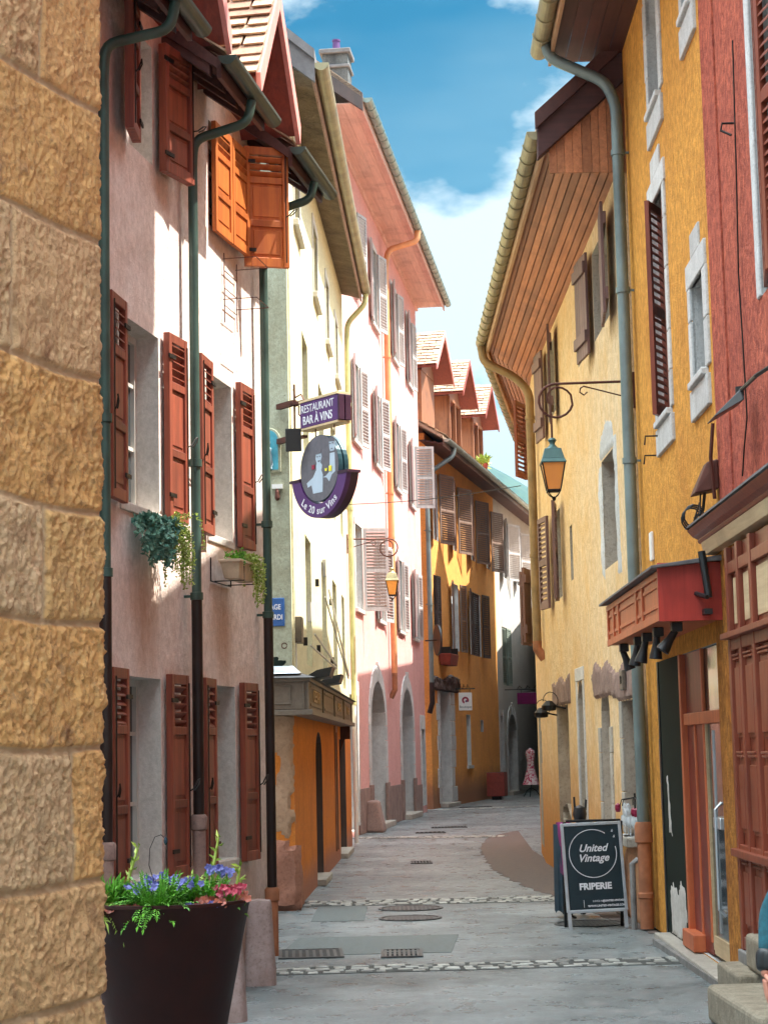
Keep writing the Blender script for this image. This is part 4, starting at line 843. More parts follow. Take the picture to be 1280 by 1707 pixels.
# ================================================================== hanging restaurant sign at the corner
SG = T((-.70, 20.86, 5.34)) @ Matrix.Rotation(R(-53), 4, 'Z')     # local x runs outwards from the corner, -y faces the camera
sg = empty('restaurant_sign', SG, 'purple hanging restaurant sign with a round painted board under an oblong box', 'sign')
MB().box(-.36, .36, 0, .165, -.0, .29).build('name_box', 'purple', sg, bevel=.006)
MB().box(-.37, .37, -.01, .175, .29, .315).box(-.37, .37, -.005, .17, -.025, -.002).build('box_edging', 'creamt', sg)
MB().box(.361, .39, .0, .075, .0, .285).box(.361, .39, .09, .165, .0, .285).build('box_end', 'purpled', sg, bevel=.006)
TX = axes((1, 0, 0), (0, 0, 1), (0, -1, 0), (0, 0, 0))
a_ = text('RESTAURANT', .125, 'letter', sg, T((-.02, -.002, .205)) @ TX, ext=.002); a_.scale = (.82, 1, 1)
a_ = text('BAR À VINS', .135, 'letter', sg, T((-.02, -.002, .075)) @ TX, ext=.002, bold=.0015); a_.scale = (.82, 1, 1)
def disc(r0, r1, a0, a1, y0, y1, n=40):
    mb = MB(); an = [a0 + (a1 - a0) * i / n for i in range(n + 1)]
    ring = lambda r, y: [(r * math.cos(a), y, r * math.sin(a)) for a in an]
    vv = ring(r0, y0) + ring(r1, y0) + ring(r0, y1) + ring(r1, y1); q = n + 1; ff = []
    for i in range(n): ff += [(i, i + 1, q + i + 1, q + i), (2 * q + i, 3 * q + i, 3 * q + i + 1, 2 * q + i + 1), (i, 2 * q + i, 2 * q + i + 1, i + 1), (q + i, q + i + 1, 3 * q + i + 1, 3 * q + i)]
    ff += [(0, q, 3 * q, 2 * q), (n, 2 * q + n, 3 * q + n, q + n)]; mb.add(vv, ff); return mb
DC = T((0, 0, -.49))
dk = disc(.001, .37, 0, 2 * math.pi, .0, .055).build('round_board', 'teals', sg, DC); disc(.001, .365, 0, 2 * math.pi, -.004, .0).build('board_face', 'greyd', dk)
disc(.001, .37, 0, 2 * math.pi, .075, .13).build('rear_board', 'teals', dk)
cr = disc(.375, .53, R(188), R(352), -.012, .05).build('crescent', 'purple', sg, DC @ T((0, 0, -.02))); disc(.375, .53, R(188), R(352), .05, .15).build('crescent_edge', 'purpled', cr)
MB().box(.36, .56, -.02, .15, -.09, -.06).box(-.56, -.36, -.02, .15, -.09, -.06).build('crescent_cap', 'purpled', cr)
n_ = 13; wd_ = 'Le 20 sur Vins'; ws = {'L': .05, 'e': .052, ' ': .03, '2': .055, '0': .056, 's': .048, 'u': .054, 'r': .04, 'V': .06, 'i': .026, 'n': .054}
tot = sum(ws[c] for c in wd_) * 1.14; ac = R(270) - tot / .452 / 2
for c in wd_:
    a_w = ws[c] * 1.14 / .452; a = ac + a_w / 2; ac += a_w
    if c != ' ': text(c, .115, 'letter', cr, T((.452 * math.cos(a), -.013, .452 * math.sin(a))) @ Matrix.Rotation(-(a - R(270)), 4, 'Y') @ TX, ext=.002, bold=.0015)
def fig(polys, m, y=-.006, name='painted_figure'):
    for i, pl in enumerate(polys): MB().prism(pl, 'y', y - .0012 * i, y + .003).build(name, m, dk)
fig([[(-.12, -.27), (.06, -.27), (.07, -.08), (.04, -.02), (-.06, -.02), (-.12, -.09), (-.24, -.14), (-.22, -.19), (-.15, -.17)], [(-.05, -.02), (.05, -.02), (.06, .03), (.03, .06), (.055, .12), (.05, .17), (-.05, .17), (-.06, .11), (-.04, .06), (-.05, .03)]], 'figure')
fig([[(.07, -.11), (.13, -.1), (.20, -.06), (.21, .14), (.30, .14), (.305, -.07), (.24, -.1), (.19, -.17), (.14, -.12)], [(.22, .16), (.29, .16), (.31, .2), (.30, .28), (.2, .28), (.205, .2)]], 'figure')
fig([[(-.05, .16), (.05, .16), (.055, .21), (0, .2), (-.03, .23), (-.055, .2)], [(.2, .27), (.31, .26), (.3, .3), (.24, .325)], [(-.02, .085), (.03, .085), (.005, .07)], [(.235, .19), (.275, .19), (.255, .18)], [(-.03, .125), (-.01, .125), (-.01, .132), (-.03, .132)], [(.02, .125), (.04, .125), (.04, .132), (.02, .132)], [(.22, .24), (.24, .24), (.24, .247), (.22, .247)], [(.27, .24), (.29, .24), (.29, .247), (.27, .247)]], 'greyd', -.0115, 'painted_feature')
fig([[(-.13, -.0), (-.08, -.0), (-.075, .05), (-.135, .05)]], 'wine', -.0115, 'painted_glass'); fig([[(.2, -.06), (.25, -.06), (.25, 0), (.2, 0)], [(.13, -.05), (.16, -.05), (.17, -.02), (.12, -.02)]], 'yellow', -.016, 'painted_glass')
mb = MB()
for x in (-.16, .2): mb.tube([(x, .07, 0), (x, .07, -.14)], .008, n=6)
mb.build('hanger', 'rust', sg)
mb = MB()
for z in (.34, -.06): mb.box(-.62, -.36, .04, .1, z - .03, z)
mb.tube([(-.36, .08, .3), (-.45, .08, .42), (-.56, .08, .4), (-.6, .08, .5)], .009, n=6).tube([(-.38, .08, .1), (-.5, .08, .2), (-.5, .08, .3), (-.58, .08, .3)], .009, n=6).tube([(-.56, .07, -.62), (-.38, .07, -.62)], .018, n=6)
mb.tube([(-.57, .07, -.1), (-.57, .07, .55)], .012, n=6); mb.box(-.9, -.56, .04, .1, .31, .37).box(-.9, -.56, .04, .1, -.09, -.03); mb.build('bracket', 'rust', sg)
sp_ = empty('spotlight', F2.m @ T((.62, .12, 5.22)), 'black floodlight tucked between the name box and the round board of the hanging sign', 'spotlight')
MB().hexa([(-.05, -.09, -.12), (.06, -.11, -.16), (.06, .07, -.16), (-.05, .05, -.12), (-.05, -.09, .06), (.1, -.11, .1), (.1, .07, .1), (-.05, .05, .06)]).build('housing', 'black', sp_, bevel=.01)
MB().box(-.6, -.05, -.02, .0, -.03, 0).build('bracket', 'iron', sp_)

# ================================================================== left house 3: pink house with the arches
F3 = Frame(-.08, 45.4, -.12, -1)
H = empty('pink_house', F3.m, 'tall pink house with rows of slatted shutters, an orange drainpipe and two arched stone doorways', 'house')
cols3 = [(3.65, 4.7), (-.1, .95), (-4.2, -3.2), (-7.75, -6.75)]
UP = [(a, b, z0, z1) for (a, b) in cols3 for (z0, z1) in ((11.85, 13.75), (8.45, 10.2), (4.78, 6.6))]
DR = [(.1, 2.75, .12, 3.32, 1.0, .55), (-6.0, -3.35, .12, 3.32, 1.0, .55), (-8.85, -8.1, .2, 2.3), (5.0, 6.6, .12, 2.9, 0, .5)]
wall(H, -9.4, 8.3, 0, 14.75, UP + DR, 'p', 'stoneg', .22)
for o in UP: window(H, o, .17, sur='frame', surw=.1, sill='frame')
for i, o in enumerate(UP):
    far = o[0] < -6 and o[2] == 8.45; first = o[0] > 3 and o[2] == 4.78
    kw = dict(style='louver', m='shutp', off=.03)
    if not first: shutter(H, o[1] + .02, o[2], o[3], .54, 1, random.choice((7, 11, 5)), **kw)
    shutter(H, o[0] - .02, o[2], o[3], .54, -1, 74 if far or first else random.choice((6, 10, 14)), **kw)
def arch_trim(H, o, q, m, name='arch_surround', pr=.03):
    a, b, c, d, r = o[:5]; w = (b - a) / 2; mb = MB(); N = 10
    for s_ in (0, 1):
        x0, x1 = (a - q, a) if s_ == 0 else (b, b + q); z = c
        while z < d - r - .01: h = min(.62, d - r - z); mb.box(x0, x1, -.02, pr, z + .006, z + h - .006); z += h
    for i in range(N):
        t0, t1 = math.pi * i / N + .006, math.pi * (i + 1) / N - .006
        P = lambda t, k_: (a + w - (w + k_) * math.cos(t), d - r + (r + k_ * 1.15) * math.sin(t))
        mb.prism([P(t0, 0), P(t1, 0), P(t1, q), P(t0, q)], 'y', -.02, pr)
    mb.box(a + w - .12, a + w + .12, -.02, pr + .03, d, d + q + .12)
    return mb.build(name, m, H, bevel=.006)
for o in DR[:2]:
    arch_trim(H, o, .32, 'stoneg'); MB().box(o[0], o[1], -.54, -.48, .12, 3.32).build('door', 'shutd', H); MB().box(o[0] - .1, o[1] + .1, -.5, .22, 0, .13).build('doorstep', 'stone', H, bevel=.015)
    for s_ in (-.32, 0):
        xx = o[0] - .32 if s_ else o[1]; MB().box(xx - .06, xx + .38, -.01, .06, 0, 1.0).build('plinth_block', 'stonep', H, bevel=.01)
o = DR[2]; MB().box(o[0] - .2, o[0], -.02, .03, .2, 2.3).box(o[1], o[1] + .2, -.02, .03, .2, 2.3).box(o[0] - .2, o[1] + .2, -.02, .033, 2.3, 2.7).build('door_surround', 'stoneg', H, bevel=.008)
o = DR[3]; MB().box(o[0] - .25, o[0], -.02, .03, .2, 2.9).box(o[0] - .25, o[1] + .2, -.02, .033, 2.9, 3.2).build('door_surround', 'stoneg', H, bevel=.008)
for a, b, c in ((-3.3, -.3, .9), (3.1, 4.9, .95), (-8.0, -6.4, .8)): MB().box(a, b, 0, .03, 0, c).build('plinth', 'stonep', H, bevel=.01)
ZE = 14.45
mb = MB()
for i in range(4): mb.box(-9.75, 8.35, .01 + i * .205, .21 + i * .205, ZE + .18, ZE + .2)
mb.build('soffit', 'eavep', H)
MB().box(-9.75, 8.35, .80, .83, ZE + .05, ZE + .3).box(-9.75, 8.35, -.02, .05, ZE + .08, ZE + .18).build('fascia', 'eavep', H)
MB().box(-9.4, 8.3, -.3, .0, 14.75, 14.95).build('wall_plate', 'p', H)
MB().gutter((8.4, .93, ZE + .26), (-9.75, .93, ZE + .26), .1, rings=.5).build('gutter', 'zinc', H)
roof(H, -9.8, 8.5, .82, ZE + .27, .8, 3.2, 'tile', .1)
MB().hexa([(8.4, .85, ZE - .02), (8.5, .85, ZE - .02), (8.5, -2.5, ZE + 2.5), (8.4, -2.5, ZE + 2.5), (8.4, .85, ZE + .34), (8.5, .85, ZE + .34), (8.5, -2.5, ZE + 2.95), (8.4, -2.5, ZE + 2.95)]).build('bargeboard', 'shutd', H)
downpipe(H, [(-1.3, .93, ZE + .16), (-1.3, .9, ZE - .1), (-1.15, .2, ZE - .32), (-1.1, .12, ZE - .7), (-1.1, .12, 3.6)], .075, 'pipeo', collars=[(-1.1, .12, 11.4), (-1.1, .12, 8.0), (-1.1, .12, 6.9)])
MB().tube([(-1.1, .12, 3.6), (-1.1, .12, 3.2), (-1.1, .02, 3.0)], .07, n=10).build('pipe_foot', 'terra', H)
c_ = MB().box(1.1, 1.74, -.95, -.34, 15.0, 18.2).build('chimney', 'sootwall', H)
MB().box(1.04, 1.8, -1.02, -.27, 18.202, 18.32).box(1.06, 1.78, -1.0, -.29, 17.85, 17.93).build('chimney_cap', 'slate', c_, bevel=.02); MB().lathe([(.1, 0), (.085, .3), (.1, .31), (.1, .35)], (1.42, -.65, 18.3), n=14).build('chimney_pot', 'purple', c_)
# stone guard block
b_ = MB().hexa([(-.3, -.1, 0), (.3, -.1, 0), (.3, .3, 0), (-.3, .3, 0), (-.2, -.08, .68), (.2, -.08, .68), (.2, .17, .68), (-.2, .17, .68)]).build('stone_post', 'stonep', None, F3.m @ T((3.6, .1, 0)), bevel=.06, seg=3)
tag(b_, 'rough reddish guard stone at the foot of the pink house', 'bollard')

# ================================================================== left house 4: apricot house, grey-white house beyond
F4 = Frame(1.25, 56.8, -.215, -1)
H = empty('apricot_house', F4.m, 'apricot house with brown shutters, three tiled wooden dormers and deep dark eaves', 'house')
TOPW = [(-1.95, -1.1), (-5.2, -4.5), (-8.75, -7.95), (-12.0, -11.15)]
UP = [(a, b, 8.1, 10.2) for a, b in TOPW] + [(-2.05, -.9, 4.86, 7.0), (-5.2, -3.95, 4.86, 7.0), (-9.55, -7.3, 4.86, 7.0)]
GR = [(-3.1, -1.4, .12, 3.5, 0, .6), (-6.9, -6.1, 1.2, 2.85), (-9.5, -8.9, 2.3, 2.7)]
wall(H, -13.0, 0, 0, 11.2, UP + GR, 'o', 'stoneg', .25)
for o in UP: window(H, o, .18, pane='curtain' if o[2] < 5 else 'glass')
for a, b in TOPW: pair(H, a, b, 8.05, 10.22, m='shutb', w=.95, ang=(12, 18))
shutter(H, -.88, 4.84, 7.02, .6, -1, 0, m='shutd', off=-.06); shutter(H, -2.07, 4.84, 7.02, .6, 1, 0, m='shutd', off=-.02)
pair(H, -5.2, -3.95, 4.84, 7.02, m='shutb', w=.62, ang=(8, 8)); pair(H, -9.55, -7.3, 4.84, 7.02, m='shutd', w=.8, ang=(8, 8)); shutter(H, -9.5, 4.84, 7.02, 1.1, 1, 0, m='shutd', off=-.08)
o = GR[0]; MB().box(o[0], o[1], -.55, -.5, .12, 3.5).build('door', 'shutd', H)
f_ = MB(); [f_.box(x - .06, x + .06, -.5, -.42, .12, 3.5) for x in (-2.95, -2.3, -1.6)]; f_.box(-3.0, -1.5, -.5, -.43, 2.5, 2.62).build('door_frame', 'woodor', H)
w_ = MB(); w2_ = MB(); z = .12
while z < 3.4:
    h = random.uniform(.42, .6); w_.box(-3.1 - random.uniform(.35, .95), -3.1, -.02, .035, z + .008, min(3.5, z + h)); w2_.box(-1.4, -1.4 + random.uniform(.3, .6), -.02, .035, z + .008, min(3.5, z + h)); z += h
w_.build('quoins', 'stoneg', H, bevel=.02); w2_.build('quoins', 'stoneg', H, bevel=.02); w_ = MB().box(-3.1, -3.06, -.5, -.02, .12, 3.5).build('jamb', 'stoneg', H)
slab(H, [(-4.6, 3.5), (-.2, 3.5), (.0, 3.75), (-.6, 3.95), (-2, 3.85), (-3.3, 4.05), (-4.6, 3.95)], 'f', .1, 'shutd', 'rough_lintel', 12, amp=.1)
MB().box(-3.3, -1.2, -.5, .25, 0, .125).build('doorstep', 'stone', H, bevel=.015)
MB().box(-6.88, -6.12, -.2, -.16, 1.22, 2.83).build('window_panel', 'curtain', H); MB().box(-7.0, -6.0, -.05, .06, 1.1, 1.198).build('sill', 'stoneg', H)
ZE = 10.6
mb = MB()
for i in range(4): mb.box(-26.5, .8, .0 + i * .18, .17 + i * .18, ZE + .12 + (3 - i) * .04, ZE + .14 + (3 - i) * .04)
mb.build('soffit', 'eaved', H); MB().box(-26.5, .8, .72, .75, ZE + .04, ZE + .26).build('fascia', 'shutb', H)
MB().gutter((.85, .84, ZE + .24), (-26.5, .84, ZE + .24), .1).build('gutter', 'zinc', H)
roof(H, -26.6, .9, .74, ZE + .25, .62, 3.2, 'tile', .1)
mt = MB(); tile_patch(mt, (-26, .74, ZE + .37), (26.8, 0, 0), (0, -3.9, 2.42), 90, 16, 0, .02); mt.build('roof_tiles', 'tile', H)
for s in (-1.9, -6.5, -11.1): gable_dormer(H, s, 3.0, 13.35, 14.65, .35, 4.2, 'pinktrim' if s > -3 else 'woodred', 'woodor', over=.5, wallw=2.1, open_=s < -3, tiles=(12, 11), yt=-1.0)
downpipe(H, [(-.4, .84, ZE + .16), (-.4, .8, ZE - .1), (-.1, .2, ZE - .55), (.35, .12, ZE - .9), (.35, .12, 3.7)], .07, 'zincb', collars=[(.35, .12, 8.2), (.35, .12, 6.0)])
MB().tube([(.35, .12, 3.7), (.35, .12, 3.1), (.35, .03, 2.8)], .08, n=10).build('pipe_foot', 'piped', H)
w_ = MB().lathe([(.1, 0), (.14, .1), (.16, .22)], (-9.0, .35, 11.3), n=10).build('flower_pot', 'redpl', H); mb = MB(); [leaf(mb, Vector((-9.0, .35, 11.55)) + rv() * .12, rv() + Vector((0, 0, .8)), .3, .09) for _ in range(70)]; mb.build('potted_leaves', 'leafy', w_)

F5 = Frame(*F4.w(-13.0, 0, 0)[:2], -.215, -1)
H = empty('grey_white_house', F5.m, 'grey-white house beyond the apricot one with an arched dark doorway and closed green shutters', 'house')
UP = [(a, b, 8.1, 10.2) for a, b in ((-3.0, -2.1), (-6.4, -5.5), (-9.5, -8.6))] + [(-3.5, -1.3, 4.05, 6.2)]
GR = [(-4.2, -2.0, .12, 3.0, .9, .5), (-.9, -.15, .5, 2.9)]
wall(H, -14, 0, 0, 11.1, UP + GR, 'w', 'stoneg', .22)
for o in UP[:3]: window(H, o, .18); pair(H, o[0], o[1], 8.05, 10.22, m='shutp', w=.95, ang=(14, 20))
o = UP[3]; shutter(H, o[1], o[2], o[3], 1.08, -1, 0, m='shutg', off=-.06); shutter(H, o[0], o[2], o[3], 1.08, 1, 0, m='shutg', off=-.02)
arch_trim(H, GR[0], .3, 'stoneg'); MB().box(-4.2, -2.0, -.48, -.42, .12, 3.0).build('door', 'dark', H); MB().box(-.88, -.17, -.18, -.14, .5, 2.88).build('window_panel', 'curtain', H); MB().box(-4.5, -1.7, -.4, .2, 0, .125).build('doorstep', 'stone', H)
MB().box(-.15, .05, -.02, .03, .3, 3.1).box(-1.1, -.9, -.02, .03, .3, 3.1).build('window_surround', 'stoneg', H)

# small things on the apricot house
mi = empty('street_mirror', F4.m @ T((1.0, .45, 4.9)) @ RZ(25), 'round black-rimmed traffic mirror on the grey drainpipe of the apricot house', 'mirror')
MB().lathe([(.40, -.02), (.45, -.02), (.45, .03), (.40, .03)], n=28).build('rim', 'black', mi, Matrix.Rotation(R(90), 4, 'X')); MB().lathe([(.4, 0), (.001, .03)], n=28).build('glass', 'glass', mi, Matrix.Rotation(R(90), 4, 'X')); MB().tube([(0, -.02, 0), (-.3, -.3, 0)], .02, n=6).build('bracket', 'iron', mi)
fb = empty('window_box', F4.m @ T((-2.1, .2, 4.28)), 'red plastic window box under the closed shutters of the apricot house', 'flower box'); MB().hexa([(-.6, -.15, 0), (.6, -.15, 0), (.6, .15, 0), (-.6, .15, 0), (-.7, -.2, .35), (.7, -.2, .35), (.7, .2, .35), (-.7, .2, .35)]).build('box', 'redpl', fb, bevel=.02); [MB().box(x - .02, x + .02, -.2, .18, .34, .55).build('bracket', 'iron', fb) for x in (-.62, .62)]
AW = Matrix.Rotation(0, 4, 'Z')
def hang_sign(F, s, z, w, h, off, m, body, lab, tm='letter', size=.2):
    r = empty('hanging_sign', T(F.w(s, 0, z)), lab, 'sign')      # panel square to the view down the street
    MB().box(off, off + w, -.03, .03, -h, 0).build('panel', m, r, bevel=.01)
    mb = MB(); mb.tube([(-.05, 0, .12), (off + w + .1, 0, .12)], .018, n=6); [mb.tube([(off + w * q, 0, .12), (off + w * q, 0, -.01)], .01, n=5) for q in (.15, .85)]
    [mb.tube([(off + w * q, 0, .12), (off + w * (q + .1), 0, .26), (off + w * (q + .18), 0, .16)], .012, n=5) for q in (0, .3, .6)]; mb.build('bracket', 'iron', r)
    for i, b in enumerate(body): text(b, size, tm, r, T((off + w / 2, -.032, -h * .8 if i == 0 else -h * .2)) @ TX, ext=.003)
    return r
hs_ = hang_sign(F4, -3.9, 3.5, .42, .56, .15, 'white', ['Boutique'], 'white hanging boutique sign with a red swirl above its lettering', 'black', .105)
r_ = MB(); N = 16
r_ = disc(.05, .11, R(-40), R(250), -.036, -.03, 20); r_.build('emblem', 'wine', hs_, T((.36, 0, -.24))); disc(.001, .035, 0, 6.283, -.036, -.03, 12).build('emblem', 'purple', hs_, T((.39, 0, -.27)))
hang_sign(F5, -1.6, 3.75, 1.0, .42, .45, 'magenta', [], 'magenta shop sign hanging beside the grey-white house doorway')
F6 = F4
cb = empty('square_planter', F4.m @ T((-9.3, .45, 0)), 'dark red square planter box at the foot of the apricot house', 'planter'); MB().box(-.36, .36, -.3, .3, .12, .92).build('box', 'redpl', cb, bevel=.02); MB().box(-.2, .2, -.16, .16, 0, .12).build('base', 'black', cb); MB().box(-.33, .33, -.27, .27, .9, .93).build('soil', 'soil', cb)
ds = empty('dress_stand', F4.m @ T((-12.6, 1.15, 0)), 'dressmaker stand showing a pink and white floral dress outside the far doorway', 'mannequin')
MB().lathe([(.14, .95), (.12, 1.15), (.13, 1.3), (.17, 1.5), (.15, 1.62), (.05, 1.68), (.03, 1.72)], n=16).build('bodice', 'dress', ds, smooth=True)
mb = MB(); n = 28
prof = [(.14, .97), (.19, .8), (.24, .6), (.30, .42)]
vv = [(r * (1 + .08 * math.sin(j * 2.2) * (i / 3)) * math.cos(2 * math.pi * j / n), r * (1 + .08 * math.sin(j * 2.2) * (i / 3)) * math.sin(2 * math.pi * j / n), z) for i, (r, z) in enumerate(prof) for j in range(n)]
mb.add(vv, [(i * n + j, i * n + (j + 1) % n, (i + 1) * n + (j + 1) % n, (i + 1) * n + j) for i in range(3) for j in range(n)]); mb.build('skirt', 'dress', ds, smooth=True)
mb = MB().tube([(0, 0, .9), (0, 0, .3)], .02, n=8)
for a in (0, 120, 240): mb.tube([(0, 0, .32), (.2 * math.cos(R(a)), .2 * math.sin(R(a)), .2), (.34 * math.cos(R(a)), .34 * math.sin(R(a)), .0)], .016, n=6)
mb.build('stand', 'iron', ds)

# ================================================================== right house 1: cream house with varnished eaves
F7 = Frame(2.43, 18.4, -.0085, 1)
H = empty('cream_house', F7.m, 'cream-yellow house on the right with broad pine eaves, segmented gutter and olive-brown drainpipe', 'house')
UP = [(1.35, 2.7, 6.25, 7.25), (3.75, 4.4, 6.3, 7.08), (7.3, 8.4, 6.3, 7.3), (1.4, 2.5, 3.66, 4.85), (5.75, 6.05, 3.85, 4.55), (7.2, 8.3, 3.75, 4.95)]
GR = [(.5, 1.45, .85, 2.2, 0, .35), (2.55, 3.35, .1, 2.45, .45, .4), (5.1, 5.75, .75, 2.55, .3, .3), (7.0, 8.6, .05, 2.3, 0, .3)]
wall(H, .40, 11.0, 0, 7.5, UP + GR, 'c', 'stonej', .28)
WB = Frame(*F7.w(11.0, 0, 0)[:2], .045, 1)
for i, o in enumerate(UP): window(H, o, .22, mf='shutc' if i > 2 else 'frame', sur=None)
kw = dict(style='boards', m='shutc', bev=.004, t=.04)
shutter(H, 1.36, 6.12, 7.3, .66, -1, 5, off=.05, **kw); shutter(H, 2.72, 6.12, 7.3, .64, 1, 5, off=.05, **kw)
shutter(H, 7.28, 6.1, 7.38, .55, -1, 6, off=.05, **kw); shutter(H, 8.42, 6.1, 7.38, .55, 1, 6, off=.05, **kw)
shutter(H, 7.15, 3.68, 4.98, .5, -1, 9, style='louver', m='shutc', off=.05); shutter(H, 8.35, 3.68, 4.98, .5, 1, 9, style='louver', m='shutc', off=.05)
[slab(H, pl_, 'f', .012, 'stoneg', 'window_surround', 15, amp=.012) for pl_ in ([(1.1, 3.5), (1.4, 3.5), (1.4, 5.0), (1.2, 5.0)], [(2.5, 3.55), (2.7, 3.6), (2.8, 4.2), (2.72, 4.85), (2.5, 4.85)], [(1.3, 4.86), (2.62, 4.86), (2.5, 5.08), (2.0, 5.25), (1.5, 5.15)])]
def sur(H, o, m, q=.14, pr=.014, name='surround'):
    a, b, c, d = o[:4]; return MB().box(a - q, a, -.02, pr, c, d).box(b, b + q, -.02, pr, c, d).box(a - q * 1.2, b + q * 1.2, -.02, pr + .003, d, d + q * 1.4).build(name, m, H, bevel=.01)
sur(H, GR[2], 'stoneg', .12)
slab(H, [(.4, 2.2), (1.6, 2.2), (2.4, 2.28), (3.9, 2.28), (4.0, 2.55), (3.7, 2.72), (3.1, 2.6), (2.6, 2.68), (1.8, 2.5), (1.0, 2.62), (.4, 2.6)], 'f', .03, 'stonep', 'rough_lintel', 14, amp=.02)
slab(H, [(6.6, 2.3), (9.0, 2.3), (8.9, 2.65), (8.3, 2.62), (7.8, 2.72), (7.2, 2.6), (6.6, 2.7)], 'f', .03, 'stonep', 'rough_lintel', 16, amp=.02)
for o, q in ((GR[0], .16), (GR[1], .16)):
    mb = MB(); z = o[2]
    while z < o[3] - .05:
        h = min(random.uniform(.35, .55), o[3] - (.5 if len(o) > 4 and o[4] else 0) - z)
        if h < .05: break
        mb.box(o[0] - q - random.uniform(0, .06), o[0], -.02, .02, z + .006, z + h); mb.box(o[1], o[1] + q + random.uniform(0, .06), -.02, .02, z + .006, z + h); z += h
    mb.build('quoins', 'stone', H, bevel=.01)
MB().box(.42, 1.47, -.3, .14, .76, .85).build('counter_sill', 'stone', H, bevel=.01); MB().box(.52, 1.4, -.32, -.28, .86, 2.2).build('shop_window', 'glass', H)
f_ = MB(); [f_.box(x - .035, x + .035, -.27, -.2, .86, 2.19) for x in (.55, .8, 1.1, 1.4)]; f_.build('shop_window_frame', 'shopmar', H)
MB().box(2.56, 3.34, -.38, -.33, .1, 2.4).build('door', 'stonep', H); MB().box(7.0, 8.6, -.28, -.24, .05, 2.3).build('blocked_doorway', 'c', H)
slab(H, [(7.1, .1), (8.0, .1), (8.2, .9), (7.6, 1.0), (7.1, .8)], 'f', -.21, 'stone', 'patched_render', 22, amp=.01)
MB().box(5.12, 5.73, -.26, -.22, 1.5, 2.1).build('window_panel', 'woodor', H)
MB().box(.9, 1.1, .03, .07, 2.3, 2.5).build('house_number_plate', 'shopbr', H, bevel=.008); text('18', .12, 'iron', H, T((1.0, .072, 2.4)) @ TXT, name='house_number')
sb = Frame(*F7.w(11.0, 0, 0)[:2], .055, 1)
OB = [(.9, 1.6, .2, 2.2), (.4, .8, 1.5, 2.0)]
hb = MB()
H2 = bpy.data.objects.new('bent_wing', None); COL.objects.link(H2); H2.parent = H; H2.matrix_local = F7.m.inverted() @ sb.m
wall(H2, 0, 3.0, 0, 7.5, OB, 'c', 'stoneg', .25); MB().box(.92, 1.58, -.22, -.18, .2, 2.2).build('door', 'stonep', H2)
sur(H2, OB[0], 'stone', .12)
shutter(H2, 1.7, 6.1, 7.35, .5, -1, 20, style='louver', m='shopmar', off=.06); shutter(H2, 2.2, 3.4, 4.6, .5, -1, 18, style='boards', m='shutc', off=.06); shutter(H2, 1.5, 3.4, 4.6, .5, -1, 14, style='boards', m='shutc', off=.06)
F8 = Frame(*sb.w(3.0, 0, 0)[:2], .13, 1)
H3 = bpy.data.objects.new('bent_wing', None); COL.objects.link(H3); H3.parent = H; H3.matrix_local = F7.m.inverted() @ F8.m
wall(H3, 0, 9, 0, 7.9, [], 'c', 'stoneg')
slab(H, [(.42, 0), (1.75, 0), (1.7, .6), (1.5, .74), (.42, .76)], 'f', .016, 'dado', 'weathered_dado', 41, amp=.01)
# eaves follow the bend
IN = F7.m.inverted(); E0, E1, E2 = Vector((.42, .71, 7.80)), Vector((10.4, .69, 7.80)), IN @ Vector((2.87, 38.4, 7.80)); W0, W1, W2 = Vector((.42, -.02, 7.50)), Vector((11.3, -.02, 7.46)), IN @ Vector((3.5, 38.9, 7.7))
mb = MB(); NB = 9
for (a, b, c, d) in ((E0, E1, W0, W1), (E1, E2, W1, W2)):
    for i in range(NB):
        f0, f1 = i / NB + .012, (i + 1) / NB - .006; P = [c.lerp(a, f0), d.lerp(b, f0), d.lerp(b, f1), c.lerp(a, f1)]
        mb.hexa([tuple(p) for p in P] + [(p.x, p.y, p.z + .03) for p in P])
mb.build('soffit', 'eavec', H)
mb = MB()
for (a, b, c, d) in ((E0, E1, W0, W1), (E1, E2, W1, W2)): P = [c, d, b, a]; mb.hexa([(p.x, p.y, p.z + .035) for p in P] + [(p.x, p.y, p.z + .06) for p in P])
mb.build('soffit_backing', 'shutd', H)
mb = MB()
for a, b in ((E0, E1), (E1, E2)): mb.hexa([(a.x, a.y, a.z - .06), (b.x, b.y, b.z - .06), (b.x, b.y + .035, b.z - .06), (a.x, a.y + .035, a.z - .06), (a.x, a.y, a.z + .16), (b.x, b.y, b.z + .16), (b.x, b.y + .035, b.z + .16), (a.x, a.y + .035, a.z + .16)])
mb.build('fascia', 'eavel', H)
G = Vector((0, .11, .12)); MB().gutter(E0 + G - Vector((.1, 0, 0)), E1 + G, .085, rings=.42).gutter(E1 + G, E2 + G, .085, rings=.42).build('gutter', 'copper', H)
